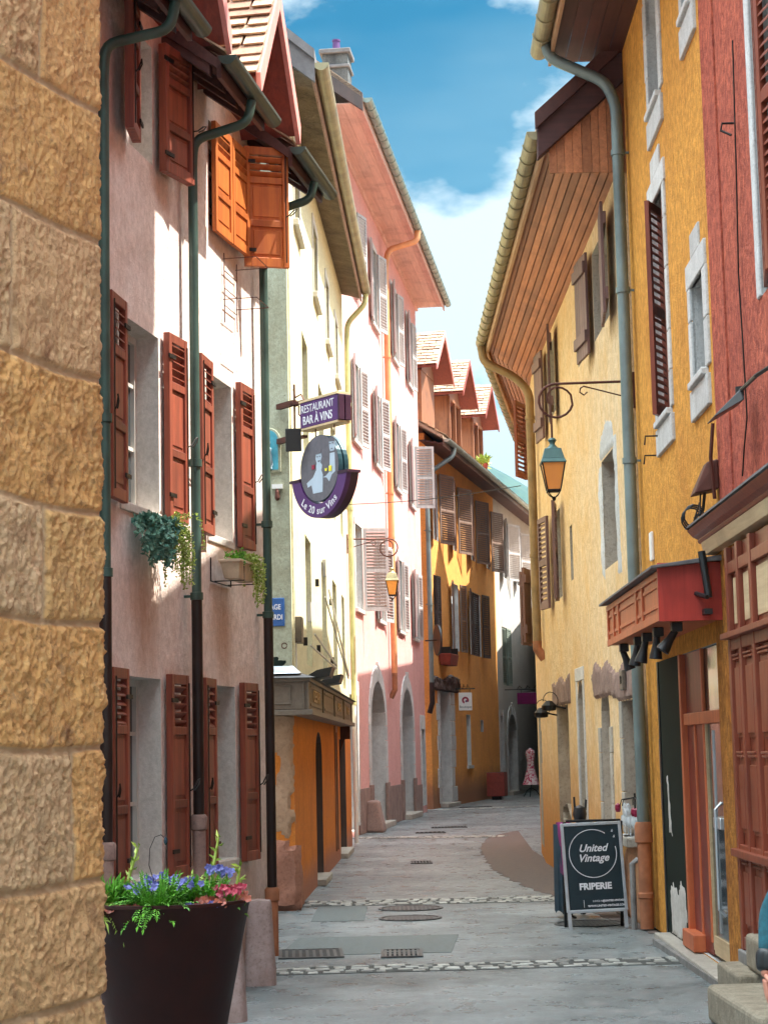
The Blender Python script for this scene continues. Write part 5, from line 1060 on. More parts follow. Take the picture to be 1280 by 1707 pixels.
# roof slopes up from the gutter; the near gable shows its dark verge beam
mb = MB()
for a, b in ((E0 - Vector((.05, 0, 0)), E1), (E1, E2)):
    P = [Vector((a.x, a.y + .06, a.z + .2)), Vector((b.x, b.y + .06, b.z + .2)), Vector((b.x, b.y - 3.4, b.z + 3.3)), Vector((a.x, a.y - 3.4, a.z + 3.3))]
    mb.hexa([tuple(p) for p in P] + [(p.x, p.y, p.z + .1) for p in P])
    Q = [P[3], P[2], Vector((b.x, b.y - 7, b.z + .2)), Vector((a.x, a.y - 7, a.z + .2))]; mb.hexa([tuple(p) for p in Q] + [(p.x, p.y, p.z + .1) for p in Q])
mb.build('roof', 'tile', H)
sl_ = 3.1 / 3.46
def zr(y): return 8.0 + (.77 - y) * sl_
def verge(x0, x1, y0, lo, hi): return MB().hexa([(x0, y0, zr(y0) + lo), (x1, y0, zr(y0) + lo), (x1, -2.4, zr(-2.4) + lo), (x0, -2.4, zr(-2.4) + lo), (x0, y0, zr(y0) + hi), (x1, y0, zr(y0) + hi), (x1, -2.4, zr(-2.4) + hi), (x0, -2.4, zr(-2.4) + hi)])
verge(.30, .42, .80, -.34, .12).build('verge_beam', 'beam', H, bevel=.012); verge(.26, .30, .82, -.02, .15).build('verge_board', 'eaved', H)
mb = MB(); y = .68
while y > -.1:
    y1 = y - random.uniform(.075, .1); mb.hexa([(.36, y1 + .005, 7.5), (.39, y1 + .005, 7.5), (.39, y, 7.5), (.36, y, 7.5), (.36, y1 + .005, max(7.6, zr(y1) - .33)), (.39, y1 + .005, max(7.6, zr(y1) - .33)), (.39, y, max(7.58, zr(y) - .33)), (.36, y, max(7.58, zr(y) - .33))]); y = y1
mb.build('gable_boards', 'eavec', H)
downpipe(H, [(10.3, .80, 7.84), (10.3, .78, 7.6), (10.25, .3, 7.34), (10.2, .1, 7.1), (10.2, .1, 3.3)], .065, 'pipeb', collars=[(10.2, .1, 6.7), (10.2, .1, 4.6)])
MB().tube([(10.2, .1, 3.32), (10.2, .1, 3.2), (10.2, .0, 3.05)], .07, n=12).build('pipe_foot', 'terra', H)
MB().tube([E2 + Vector((-.1, .1, .05)), E2 + Vector((-.1, .08, -.15)), E2 + Vector((.1, -.9, -.35))], .06, n=10).build('downpipe', 'zinc', H)
# low wooden loggia dormer on the roof behind the verge
d_ = MB(); d_.box(.6, 1.7, -.25, -.2, 8.75, 8.85).box(.5, 1.6, -.3, -.25, 9.6, 9.9)
for x in (.55, 1.0, 1.5): d_.box(x - .05, x + .05, -.28, -.2, 8.6, 9.65)
d_.box(.6, 1.7, -1.2, -1.15, 8.4, 9.8).box(.45, .5, -1.2, -.2, 8.5, 9.8); d_ = d_.build('dormer', 'woodred', H); MB().box(.3, 1.9, -1.6, .35, 9.9, 9.97).build('dormer_roof', 'eaved', d_); MB().gutter((.3, .4, 9.9), (1.9, .4, 9.9), .06).build('dormer_gutter', 'copper', d_)

# the row goes on behind it (out of sight from here; eaves sized and walls kept pale to shade and light the far houses)
F9 = Frame(.1 + .085 * 41, 41.0, .085, 1)
for i, (a, b, ze, dm) in enumerate(((.0, 11.0, 10.2, ()), (11.2, 28.5, 11.4, (18.0, 25.0)), (28.7, 46, 8.0, ()))):
    H9 = empty('terraced_house', F9.m @ T((0, 0, 0)), ('farther pale terraced house hidden round the bend on the right', 'pale terraced house with gabled dormers hidden round the bend on the right', 'last low terraced house hidden round the bend on the right')[i], 'house')
    wall(H9, a, b, 0, ze, [(a + 2, a + 3, 4.5, 6.2), (a + 5, a + 6, 4.5, 6.2), (a + 8, a + 9, 4.5, 6.2), (a + 4, a + 5.3, .1, 2.4)], 'w', 'stoneg')
    roof(H9, a - .1, b + .1, .5, ze - .1, .8, 3)
    for s in dm: gable_dormer(H9, s, 3.4, ze + .1, ze + 2.1, .5, 3, 'woodred', 'woodor', tiles=(6, 6), yt=.2)

# ================================================================== right house 2: golden-yellow house with the red shop box
F10 = Frame(2.5, 17.0, .008, 1)
H = empty('golden_house', F10.m, 'golden-yellow rough plastered house with stone window surrounds and a tall blue-grey drainpipe', 'house')
UP = [(-.78, -.02, 4.62, 6.6), (-2.72, -2.1, 4.58, 5.35), (-.86, -.2, 7.42, 8.6), (-2.75, -2.3, 7.5, 8.4)]
GR = [(-2.68, -.69, .08, 2.5, 0, .35)]
wall(H, -3.62, 1.68, 0, 9.0, UP + GR, 'y', 'stoneg', .3)
for i, o in enumerate(UP):
    w_ = window(H, o, .24, mf='frame'); mb = MB(); a, b, c, d = o
    for x0, x1 in ((a - .13, a), (b, b + .13)):
        z = c
        while z < d - .01: h = min(random.uniform(.3, .6), d - z); q = random.choice((0, .05)) ; mb.box(x0 - (q if x1 == a else 0), x1 + (q if x0 == b else 0), -.03, .02, z + .004, z + h - .004); z += h
    mb.box(a - .16, b + .16, -.03, .022, d, d + .2); mb.box(a + .1, b - .1, -.03, .018, d + .204, d + .4); mb.build('surround', 'stoneg', w_, bevel=.008)
    MB().box(a - .13, b + .13, -.2, .03, c - .3, c - .06).box(a - .04, b + .04, -.2, .06, c - .055, c + .0).build('sill', 'stoneg', w_, bevel=.01)
a, b, c, d = UP[0]; shutter(H, a + .01, c + .02, d - .02, .37, 1, 0, m='shopmar', off=-.07); shutter(H, b - .01, c + .02, d - .02, .37, -1, 28, m='shopmar', off=-.1)
MB().tube([(-.02, .02, 4.5), (-.02, .14, 4.5), (-.02, .15, 4.42)], .008, n=5).tube([(.22, .01, 4.36), (.22, .12, 4.36), (.22, .13, 4.28)], .008, n=5).build('hook', 'iron', H)
MB().box(.72, .86, .0, .03, 3.45, 3.72).build('white_tag', 'white', H, bevel=.01)
# shop front: dark green pier, red door frame, glass door, stone threshold
MB().box(-.68, .6, -.02, .02, .04, 2.5).build('painted_pier', 'green_dark', H)
slab(H, [(-.62, .22), (-.3, .06), (.42, .05), (.36, .5), (.2, .56), (-.1, .5), (-.3, .6), (-.55, .55), (-.6, .4)], 'f', .026, 'l1r', 'bare_plaster', 31, amp=.006)
slab(H, [(.08, .9), (.3, .95), (.36, 1.4), (.3, 1.7), (.16, 1.2)], 'f', .026, 'l1r', 'bare_plaster', 32, amp=.004)
MB().box(.605, .69, -.02, .03, .04, 2.5).build('black_strip', 'black', H); MB().box(.74, .86, .0, .012, 1.15, 1.8).build('brown_plaque', 'stonep', H, bevel=.005)
f_ = MB(); f_.box(-.77, -.69, -.25, .03, .1, 2.5).box(-1.25, -1.21, -.03, -.004, .2, 1.9).box(-1.75, -1.7, -.03, .0, .2, 2.5).box(-2.64, -.78, -.04, .012, 1.9, 2.0).box(-2.68, -2.64, -.05, .0, .1, 2.5)
f_.build('door_frame', 'shopor', H, bevel=.008); MB().box(-1.7, -.77, -.06, -.02, .1, 2.5).build('door_panel', 'doorred', H); MB().box(-1.3, -.68, -.1, .08, .08, .22).build('frame_foot', 'shopor', H, bevel=.01)
dr = MB().box(-2.62, -1.76, -.05, -.03, .2, 1.9).build('glass_door', 'glass', H); MB().box(-1.79, -1.755, -.03, -.012, .15, 1.9).box(-2.62, -2.59, -.03, -.012, .15, 1.9).box(-2.59, -1.79, -.03, -.012, .12, .26).build('door_stile', 'creamt', dr)
MB().tube([(-2.3, -.03, .45), (-2.3, .02, .5), (-2.3, .02, 1.25), (-2.3, -.03, 1.3)], .012, n=8).build('pull_handle', 'alu', dr); MB().box(-2.45, -2.15, -.03, .015, 1.1, 1.19).build('lock', 'alu', dr, bevel=.01)
MB().box(-2.06, -2.03, -.03, -.02, .3, 1.85).build('glazing_bar', 'alu', dr)
MB().box(-2.63, -1.76, -.05, -.03, 2.0, 2.5).build('transom', 'glass', H)
MB().box(-3.1, .55, -.5, .16, .0, .07).build('threshold', 'stone', H, bevel=.01)
MB().box(-3.60, -2.70, -.02, .022, .0, 3.2).build('ochre_pier', 'ypil', H)
# boxed canopy
z0, z1 = 2.66, 3.02; cb_ = MB(); cb_.box(-3.0, .62, 0, .46, z0, z1); c_ = cb_.build('shop_box', 'shopor', H, bevel=.004)
mb = MB(); mb.box(-3.0, .64, .461, .478, z0 - .01, z0 + .05).box(-3.0, .64, .461, .478, z1 - .05, z1)
for x in (.58, .12, -.28, -1.55, -1.95, -2.95): mb.box(x - .045, x + .045, .461, .477, z0 + .05, z1 - .05)
for a, b in ((.17, .53), (-1.5, -.33), (-2.9, -2.0), (-.23, .07), (-1.9, -1.6)):
    mb.box(a + .03, b - .03, .461, .472, z0 + .09, z0 + .12).box(a + .03, b - .03, .461, .472, z1 - .12, z1 - .09)
mb.build('box_moulding', 'shopor', c_, bevel=.003); MB().box(-3.03, -3.001, .0, .485, z0 - .02, z1 + .05).build('box_end', 'shopred', c_, bevel=.004)
MB().hexa([(-3.1, -.02, z1 + .06), (.68, -.02, z1 + .06), (.68, .54, z1 + .005), (-3.1, .54, z1 + .005), (-3.1, -.02, z1 + .1), (.68, -.02, z1 + .1), (.68, .54, z1 + .025), (-3.1, .54, z1 + .025)]).build('box_capping', 'slate', c_, bevel=.004)
def spot(F, s, off, z, lab, m='black', tilt=25):
    r = empty('spotlight', F.m @ T((s, off, z)), lab, 'spotlight'); MB().box(-.05, .05, -.04, .04, -.07, 0).build('mount', m, r, bevel=.006)
    MB().lathe([(.03, 0), (.035, -.08), (.055, -.17), (.058, -.2), (.05, -.2), (.045, -.15), (.001, -.14)], (0, 0, 0), n=16).build('lamp_head', m, r, T((0, .01, -.065)) @ Matrix.Rotation(R(tilt), 4, 'X') @ Matrix.Scale(.9, 4), smooth=True)
for i, s in enumerate((.35, -.75, -1.3, -2.0, -2.6)): spot(F10, s, .36 if i < 4 else .3, z0 - .002, ['black spotlight under the far end of the red shop box', 'second black spotlight under the red shop box from its far end', 'black spotlight under the middle of the red shop box', 'black spotlight under the red shop box, second from its near end', 'silver-mouthed spotlight under the near end of the red shop box'][i], tilt=(-20, 10, 15, 5, 35)[i])
# tall drainpipe with terracotta foot
downpipe(H, [(1.6, .78, 8.9), (1.58, .76, 8.65), (1.5, .2, 8.35), (1.46, .11, 8.1), (1.46, .11, .98)], .058, 'zincb', collars=[(1.46, .11, 7.6), (1.46, .11, 6.2), (1.46, .11, 4.5), (1.46, .11, 2.75)])
MB().lathe([(.07, 0), (.085, .01), (.085, .16), (.07, .2), (.064, .2)], (1.46, .11, .82), n=14).tube([(1.46, .11, .9), (1.46, .11, .02)], .066, n=14).lathe([(.066, 0), (.078, .01), (.078, .05), (.066, .06)], (1.46, .11, .3), n=14).build('pipe_foot', 'terra', H, smooth=True)
ZE = 8.75
mb = MB()
for i in range(5): mb.box(-3.62, 1.95, .0 + i * .14, .134 + i * .14, ZE - .02, ZE)
mb.build('soffit', 'eaved', H); MB().box(-3.62, 1.95, .7, .73, ZE - .06, ZE + .2).build('fascia', 'eavel', H); MB().gutter((-3.62, .82, ZE + .1), (1.95, .82, ZE + .1), .09, rings=.5).build('gutter', 'copper', H); roof(H, -3.62, 1.95, .72, ZE + .1, .8, 3.4)

# ================================================================== right house 3: red house with maroon shopfront
H = empty('red_house', T((0, .0, 0)) @ F10.m, 'brick-red rough plastered house at the right edge above a maroon panelled shopfront', 'house')
wall(H, -14, -3.1, 3.3, 12.9, [(-5.9, -4.95, 4.6, 6.9)], 'r', 'stoneg', .2, name='wall')
MB().box(-3.14, -3.08, 0.0, .016, 3.3, 8.9).box(-3.62, -3.1, .001, .014, 3.3, 8.9).build('wall_edge', 'r', H)
o = (-5.9, -4.95, 4.6, 6.9); w_ = window(H, o, .15); sur(w_, o, 'stoneg', .12); shutter(H, o[1] - .02, 4.65, 6.88, .45, -1, 10, m='shopmar', off=-.05); shutter(H, o[0] + .02, 4.65, 6.88, .45, 1, 10, m='shopmar', off=-.05)
wall(H, -14, -3.62, 0, 3.3, [], 'ypil', 'stoneg', name='ground_floor_wall')
# maroon joinery
mb = MB(); mb.box(-9, -3.66, .0, .06, .35, 3.1)
st_ = mb.build('shopfront', 'shopmar', H)
mb = MB()
for x in (-3.7, -4.12, -4.6, -5.4): mb.box(x - .05, x + .04, .061, .10, .35, 3.1)
for z in (.4, 1.02, 2.42, 2.95): mb.box(-9, -3.66, .061, .095, z - .04, z + .04)
mb.box(-9, -3.64, .08, .15, 2.46, 2.50).box(-9, -3.64, .08, .14, .98, 1.03)
for (a, b) in ((-3.76, -4.05), (-4.18, -4.53), (-4.68, -5.3)):
    for (c, d) in ((.46, .96), (1.1, 1.68), (1.74, 2.34)):
        mb.box(a - .03, b + .03, .061, .075, c + .04, d - .04); mb.box(a - .05, b + .05, .075, .088, c + .07, d - .08)
        mb.box(a - .03, b + .03, .076, .095, d - .03, d - .015).box(a - .03, b + .03, .076, .10, d - .005, d + .01)
mb.build('panelling', 'shopmar', st_, bevel=.004)
mb = MB()
for (a, b) in ((-3.8, -4.05), (-4.2, -4.55), (-4.68, -5.3), (-5.5, -6.2)): mb.box(a, b, .061, .07, 2.56, 2.88)
mb.build('frieze_panel', 'creamt', st_, bevel=.004)
mb = MB(); mb.prism([(.0, 3.14), (.10, 3.14), (.115, 3.2), (.12, 3.235), (.0, 3.235)], 'x', -12, -2.8); mb.build('cornice_frieze', 'creamt', H, bevel=.004)
mb = MB(); mb.prism([(.0, 3.235), (.125, 3.235), (.135, 3.255), (.13, 3.265), (.17, 3.285), (.2, 3.32), (.21, 3.335), (.0, 3.345)], 'x', -12, -2.72); mb.build('cornice', 'shopmar', H, bevel=.003)
MB().box(-12, -2.7, .0, .22, 3.346, 3.36).build('cornice_capping', 'slate', H)
MB().box(-9, -3.64, .0, .12, 0, .35).build('base_stone', 'cement', H, bevel=.01)
MB().hexa([(-14, .72, 12.6), (-2.85, .72, 12.6), (-2.85, -3.5, 15.9), (-14, -3.5, 15.9), (-14, .72, 12.72), (-2.85, .72, 12.72), (-2.85, -3.5, 16.05), (-14, -3.5, 16.05)]).build('roof', 'tile', H)
MB().box(-14, -2.85, .0, .7, 12.54, 12.58).build('soffit', 'eaved', H)
# cables and lamp on the red wall
MB().tube([(-4.45, .02, 6.5), (-4.42, .03, 5.6), (-4.3, .025, 4.9), (-4.38, .03, 4.3), (-4.4, .03, 3.9), (-4.35, .05, 3.7), (-4.3, .06, 3.52)], .006, n=5).build('cable', 'iron', H)
MB().tube([(-4.35, .02, 5.95), (-4.35, .1, 5.95), (-4.35, .11, 5.9), (-4.4, .05, 5.85)], .009, n=5).build('cable_hook', 'iron', H)
fl = empty('wall_floodlight', F10.m @ T((-4.5, .02, 4.05)), 'black wedge-shaped floodlight on an arm from the red wall', 'floodlight')
MB().tube([(-.9, .0, .02), (-.6, .07, .0), (-.08, .08, 0)], .014, n=8).lathe([(.03, -.03), (.03, .03)], (-.06, .08, 0), n=12).build('arm', 'black', fl)
MB().hexa([(-.16, .07, -.07), (.1, .07, -.07), (.12, .27, -.185), (-.18, .27, -.185), (-.12, .07, .02), (.06, .07, .02), (.12, .275, -.178), (-.18, .275, -.178)]).build('head', 'black', fl, bevel=.005)
jb = empty('junction_box', F10.m @ T((-3.0, .06, 3.72)), 'rusty hooded junction box with coiled cables above the maroon cornice', 'electrical box')
MB().hexa([(-.12, -.04, -.12), (.12, -.04, -.12), (.14, .14, -.15), (-.1, .14, -.15), (-.12, -.04, .1), (.06, -.04, .1), (.06, .04, .08), (-.1, .04, .08)]).build('hood', 'rust', jb, bevel=.01)
MB().tube([(-.14, 0, -.2), (-.16, .02, .1), (-.2, .0, .35)], .015, n=6).build('rod', 'rust', jb)
mb = MB(); 
for q in range(3): mb.tube([(.22 + .0, .1 + .075 * math.cos(a) + .01 * q, -.28 + .085 * math.sin(a) - .012 * q) for a in [i * .5 for i in range(14)]], .007, n=5)
mb.tube([(.2, .1, -.3), (.1, .05, -.25), (0, .05, -.15), (-.05, .05, -.12)], .012, n=5); mb.tube([(.05, .08, -.2), (.1, .12, -.33), (.05, .1, -.42)], .007, n=5); mb.tube([(0, .08, -.14), (-.06, .1, -.3), (.02, .09, -.4)], .007, n=5); mb.tube([(.12, .06, -.22), (.16, .1, -.33), (.14, .1, -.42)], .006, n=5)
mb.build('coiled_cable', 'black', jb)
pc = empty('pipe_bracket', F10.m @ T((-3.12, .05, 3.02)), 'black cable pipe with small clamps beside the near end of the red shop box', 'cable duct')
MB().tube([(0, .12, .12), (0, .1, -.05), (0, .08, -.22)], .028, n=8).build('duct', 'black', pc); MB().tube([(.1, .16, -.18), (-.05, .1, -.22)], .018, n=6).box(-.02, .12, .06, .12, -.34, -.3).build('clamp', 'black', pc)
# stone steps
def block(name, pts, z0, z1, m, label, cat, bev=.03):
    mb = MB(); mb.prism(pts, 'z', z0, z1); o = mb.build(name, m, None, bevel=bev, seg=3); o['label'] = label; o['category'] = cat; return o
block('stone_step', [(1.98, 12.45), (2.02, 11.0), (2.1, 10.86), (2.6, 10.8), (2.6, 12.5)], .0, .23, 'step', 'lowest worn stone step with a rounded corner at the bottom right', 'step', .035)
block('stone_step', [(2.2, 13.35), (2.2, 12.55), (2.6, 12.55), (2.6, 13.35)], 0, .27, 'step', 'small upright stone block beside the shop threshold behind the lowest step', 'step', .025)
block('stone_step', [(2.32, 12.9), (2.3, 11.75), (2.6, 11.6), (2.6, 12.9)], .27, .5, 'step', 'upper stone step block against the ochre pier', 'step', .03)

# ================================================================== lanterns on scroll brackets
def lantern(mtx, arm, label, arms=.75):
    """local x is along the arm away from the wall, z up; the lamp hangs at x = arm"""
    r = empty('street_lantern', mtx, label, 'street lamp', 'lanterns on scroll brackets')
    b = MB(); P = [(0, 0, .01), (arm - .05, 0, .0)] + [(arm - .05 + .17 * math.sin(a) * 1.0, 0, -.17 + .17 * math.cos(a)) for a in [R(x) for x in range(15, 271, 20)]]
    c0 = Vector((arm - .05, 0, -.17)); sp_ = [(c0.x + (.17 - .10 * q) * math.sin(R(270 + 200 * q)) , 0, c0.z + (.17 - .08 * q) * math.cos(R(270 + 200 * q)) ) for q in [i / 10 for i in range(1, 11)]]
    b.tube(P, .013, n=8).tube([P[-1]] + sp_, .011, n=8)
    b.tube([(0, 0, -.17), (arm * .6, 0, -.03), (arm * .64, 0, -.05), (arm * .65, 0, -.09), (arm * .6, 0, -.12), (arm * .56, 0, -.09)], .008, n=6); b.box(-.012, .01, -.02, .02, -.26, .1)
    b.tube([(arm, 0, -.3), (arm, 0, -.56)], .011, n=8); b.build('scroll_bracket', 'rust', r, smooth=True)
    L_ = T((arm, 0, -.56)) @ RZ(45)
    h = MB().lathe([(.001, .02), (.03, .01), (.045, -.01), (.03, -.03), (.025, -.05), (.05, -.08), (.085, -.10)], n=20); 
    h.lathe([(.155, -.20), (.15, -.19), (.12, -.115), (.115, -.10), (.08, -.095)], n=4).lathe([(.175, -.245), (.178, -.235), (.155, -.2)], n=4); h.build('lamp_cap', 'lampgreen' if arms > .7 else 'copper', r, L_ @ Matrix.Scale(1, 4), bevel=.004)
    g = MB().lathe([(.155, -.245), (.088, -.50)], n=4); g.v = g.v; g.f = g.f[:-2]; g.m = g.m[:-2]; g.build('glass', 'amber', r, L_)
    f = MB()
    for q in range(4): a = q * math.pi / 2; f.tube([(.160 * math.cos(a), .160 * math.sin(a), -.24), (.093 * math.cos(a), .093 * math.sin(a), -.505)], .008, n=6)
    f.lathe([(.098, -.505), (.098, -.52), (.06, -.53)], n=4); [f.tube([(.09 * math.cos(q * math.pi / 2), .09 * math.sin(q * math.pi / 2), -.52), (.055 * math.cos(q * math.pi / 2), .055 * math.sin(q * math.pi / 2), -.56), (.0, 0, -.59)], .006, n=5) for q in range(4)]; f.lathe([(.001, -.57), (.022, -.585), (.016, -.61), (.001, -.62)], n=10); f.build('lamp_frame', 'iron', r, L_)
    MB().lathe([(.001, -.44), (.03, -.42), (.04, -.38), (.03, -.33), (.02, -.29), (.015, -.26)], n=14).build('bulb', 'creamt', r, L_, smooth=True); return r
lantern(F10.m @ T((1.78, .0, 5.34)) @ RZ(90), .83, 'near street lantern hanging from a scroll bracket in front of the cream house')
r_ = lantern(T(F2.w(-14.35, .02, 5.72)) @ RZ(-3), .83, 'farther street lantern hanging in front of the pink house', .5)
cb = tag(MB().tube([Vector(F2.w(-14, .05, 6.35)).lerp(Vector(F7.w(13.0, .05, 6.05)), q / 10) - Vector((0, 0, .06 * math.sin(math.pi * q / 10))) for q in range(11)], .007, n=5).build('overhead_wire', 'iron'), 'thin wire strung across the street from the pink house to the cream house', 'wire')

# ================================================================== the chalkboard sign and what stands behind it
AB = T((2.0, 18.72, 0)) @ RZ(2)
r = empty('pavement_sign', AB, 'black A-frame pavement sign with an aluminium frame and white vintage shop lettering', 'sign')
tl = Matrix.Rotation(R(-9), 4, 'X'); PN = T((-.035, -.0, .13)) @ tl @ Matrix.Rotation(R(-1.5), 4, 'Y')
MB().box(-.27, .27, -.012, .006, .06, .86).build('poster', 'board', r, PN)
f_ = MB(); f_.box(-.295, -.265, -.02, .012, .04, .89).box(.265, .295, -.02, .012, .04, .89).box(-.265, .265, -.019, .011, .86, .89).box(-.265, .265, -.019, .011, .03, .06); f_.build('frame', 'alu', r, PN, bevel=.004)
for x in (-.27, .27): MB().box(x - .017, x + .017, -.016, .01, -.13, .045).build('leg', 'alu', r, PN, bevel=.003)
BK = T((-.035, .27, .13)) @ Matrix.Rotation(R(9), 4, 'X'); MB().box(-.27, .27, -.0, .015, .06, .86).build('back_board', 'board', r, BK)
for x in (-.275, .275): MB().box(x - .015, x + .015, -.01, .014, -.13, .9).build('leg', 'iron', r, BK)
TP = lambda x, z, k_=0: PN @ T((x, -.0135, z)) @ TX
disc(.226, .233, R(55), R(375), -.0155, -.012, 60).build('printed_circle', 'letter', r, PN @ T((0, 0, .59)))
text('United', .10, 'letter', r, TP(0, .64), ext=.0012, shear=.35, bold=.002); text('Vintage', .10, 'letter', r, TP(0, .545), ext=.0012, shear=.35, bold=.002); text('FRIPERIE', .085, 'letter', r, TP(0, .275), ext=.0012, bold=.0035)
text('SUIVEZ-NOUS', .022, 'letter', r, TP(.03, .135), ext=.001); text('@UNITED.VINTAGE', .024, 'letter', r, TP(.165, .135), ext=.001, bold=.001); text('WWW.UNITED-VINTAGE.COM', .026, 'letter', r, TP(.095, .09), ext=.001, bold=.0008)
MB().box(-.125, -.121, -.0145, -.012, .08, .15).build('printed_line', 'letter', r, PN)
text('&', .035, 'letter', r, TP(.2, .8), ext=.001, shear=.3); text('&', .035, 'letter', r, TP(.215, .745), ext=.001, shear=.3)
# clothes rail behind it
r = empty('clothes_rail', T((1.86, 20.0, 0)) @ RZ(4), 'dark clothes rail hidden behind the pavement sign', 'clothes rail'); mb = MB()
for x in (-.02, .5): mb.tube([(x, -.2, .02), (x, .3, .02)], .012, n=6); mb.tube([(x, .05, .02), (x, .05, .99)], .013, n=8)
mb.tube([(-.05, .05, .98), (.52, .05, .98)], .013, n=8); mb.build('rail_frame', 'iron', r)
def garment(x, w, h, m, lab, zt=1.06, yw=.22, seed=0, cat='garment'):
    mb = MB(); n = 26; rows = 8; vv = []
    for j in range(rows + 1):
        f = j / rows; sw = (.35 + .65 * min(1, f * 4)) * (1 + .12 * f)
        for i in range(n): a = 2 * math.pi * i / n; k_ = 1 + .1 * math.sin(i * 3.1 + seed) * f; vv.append((w / 2 * math.cos(a) * k_, yw * math.sin(a) * sw * k_, -h * f + .02 * math.sin(i * 1.3) * (f == 1)))
    mb.add(vv, [(j * n + i, j * n + (i + 1) % n, (j + 1) * n + (i + 1) % n, (j + 1) * n + i) for j in range(rows) for i in range(n)] + [list(range(n))]); o = mb.build('jacket', m, None, T((1.86 + x, 20.05, zt)), smooth=True); o['label'] = lab; o['category'] = cat
garment(-.08, .15, .52, 'magenta', 'magenta jacket peeking out left of the pavement sign', .97, .24, 1); garment(-.09, .19, .88, 'cloth', 'long dark coat hanging below the magenta jacket on the rail', .95, .2, 2)
garment(.03, .1, .55, 'clothl', 'pale blue garment between the dark coats on the rail', .95, .2, 3); garment(.16, .14, .8, 'cloth', 'dark coat in the middle of the clothes rail behind the sign', .97, .25, 4)
garment(.32, .12, .7, 'cloth', 'short dark jacket at the right of the clothes rail behind the sign', .97, .25, 5)
r = empty('coat_hook_head', T((1.98, 20.3, .98)), 'black mannequin head with two prongs standing behind the pavement sign', 'display head')
MB().lathe([(.03, -.97), (.03, -.05), (.06, 0), (.075, .06), (.06, .13), (.001, .16)], n=16).build('head', 'black', r, smooth=True); MB().tube([(-.05, 0, .1), (-.055, 0, .24)], .012, n=6).tube([(.06, 0, .1), (.07, 0, .21)], .012, n=6).build('prongs', 'black', r)
# wine glasses on the sill
def glass(x, y, lab, up=False):
    r = empty('wine_glass', F7.m @ T((x, y, .852)), lab, 'glass', 'wine glasses on the stone sill'); MB().lathe([(.035, 0), (.033, .004), (.005, .008), (.004, .08), (.02, .095), (.035, .13), (.034, .17), (.028, .195), (.026, .195), (.031, .165), (.031, .13), (.004, .1)], n=16).build('bowl', 'clear', r, smooth=True)
for i, (x, y) in enumerate(((.45, .06), (.55, .0), (.68, .07), (.8, 0), (.92, .06), (1.05, .02), (1.2, .06))): glass(x, y, 'clear stemmed glass standing on the stone sill beside the drainpipe')
r = empty('glass_rack', F7.m @ T((.8, .0, .852)), 'black metal rack hung with small trinkets above the wine glasses', 'display rack'); mb = MB().lathe([(.12, 0), (.12, .01), (.01, .02)], n=14).tube([(0, 0, 0), (0, 0, .42)], .01, n=6)
for a in range(6): c, s = math.cos(a * 1.05), math.sin(a * 1.05); mb.tube([(0, 0, .38), (.14 * c, .14 * s, .36), (.16 * c, .16 * s, .3)], .006, n=5)
mb.build('stand', 'iron', r)
for a in range(12): c, s = math.cos(a * .52), math.sin(a * .52); q = .17 if a % 2 else .1; MB().lathe([(.001, 0), (.028, -.02), (.03, -.06), (.02, -.09), (.001, -.09)], (q * c, q * s, .33 if a % 2 else .28), n=8).build('trinket', 'clear' if a % 3 else 'wine', r)
for s, z, nm in ((8.3, 2.18, 'left of the two lamps above the blocked doorway'), (7.1, 2.25, 'right of the two lamps above the blocked doorway')):
    r = empty('wall_lamp', F7.m @ T((s, .02, z)), 'small dark wired lamp, ' + nm, 'wall lamp'); MB().tube([(0, 0, 0), (0, .18, .04)], .012, n=6).build('arm', 'iron', r); MB().lathe([(.05, -.05), (.09, -.04), (.1, .02), (.04, .08), (.001, .09)], (0, .22, .02), n=12).build('shade', 'iron', r)
    MB().tube([(0, .2 + .1 * math.cos(a), .1 + .12 * math.sin(a)) for a in [i * .5 for i in range(13)]], .006, n=5).build('wire_loop', 'iron', r)
# wall pipe beside the sign
tag(MB().tube([(2.3, 18.6, 0), (2.3, 18.6, .62), (2.36, 18.6, .66)], .03, n=10).build('short_pipe', 'cement', smooth=True), 'short grey pipe standing against the cream house right of the pavement sign', 'pipe')

# ================================================================== the passer-by half out of the frame on the right
def skinned(chains, sub=2):
    """chains: lists of (x, y, z, r); every chain grows one tapering limb; returns the evaluated mesh data"""
    vs, es, rs = [], [], []; key = {}
    for ch in chains:
        prev = None
        for (x, y, z, r_) in ch:
            k_ = (round(x, 4), round(y, 4), round(z, 4))
            if k_ not in key: key[k_] = len(vs); vs.append((x, y, z)); rs.append(r_)
            if prev is not None: es.append((prev, key[k_]))
            prev = key[k_]
    me = bpy.data.meshes.new('t'); me.from_pydata(vs, es, []); o = bpy.data.objects.new('t', me); COL.objects.link(o)
    md = o.modifiers.new('s', 'SKIN'); md.use_smooth_shade = True
    for i, d in enumerate(me.skin_vertices[0].data): rr = rs[i] if isinstance(rs[i], tuple) else (rs[i], rs[i]); d.radius = rr; d.use_root = (i == 0)
    sb_ = o.modifiers.new('u', 'SUBSURF'); sb_.levels = sub; sb_.render_levels = sub
    bpy.context.view_layer.update(); m2 = bpy.data.meshes.new_from_object(o.evaluated_get(bpy.context.evaluated_depsgraph_get())); bpy.data.objects.remove(o); return m2
def join(meshes, name, m_, parent=None, mtx=None):
    bm = bmesh.new()
    for me in meshes: bm.from_mesh(me)
    me = bpy.data.meshes.new(name); bm.to_mesh(me); bm.free(); me.materials.clear(); me.materials.append(M[m_])
    me.polygons.foreach_set('use_smooth', [True] * len(me.polygons)); me.polygons.foreach_set('material_index', [0] * len(me.polygons)); return place(me, name, parent, mtx)
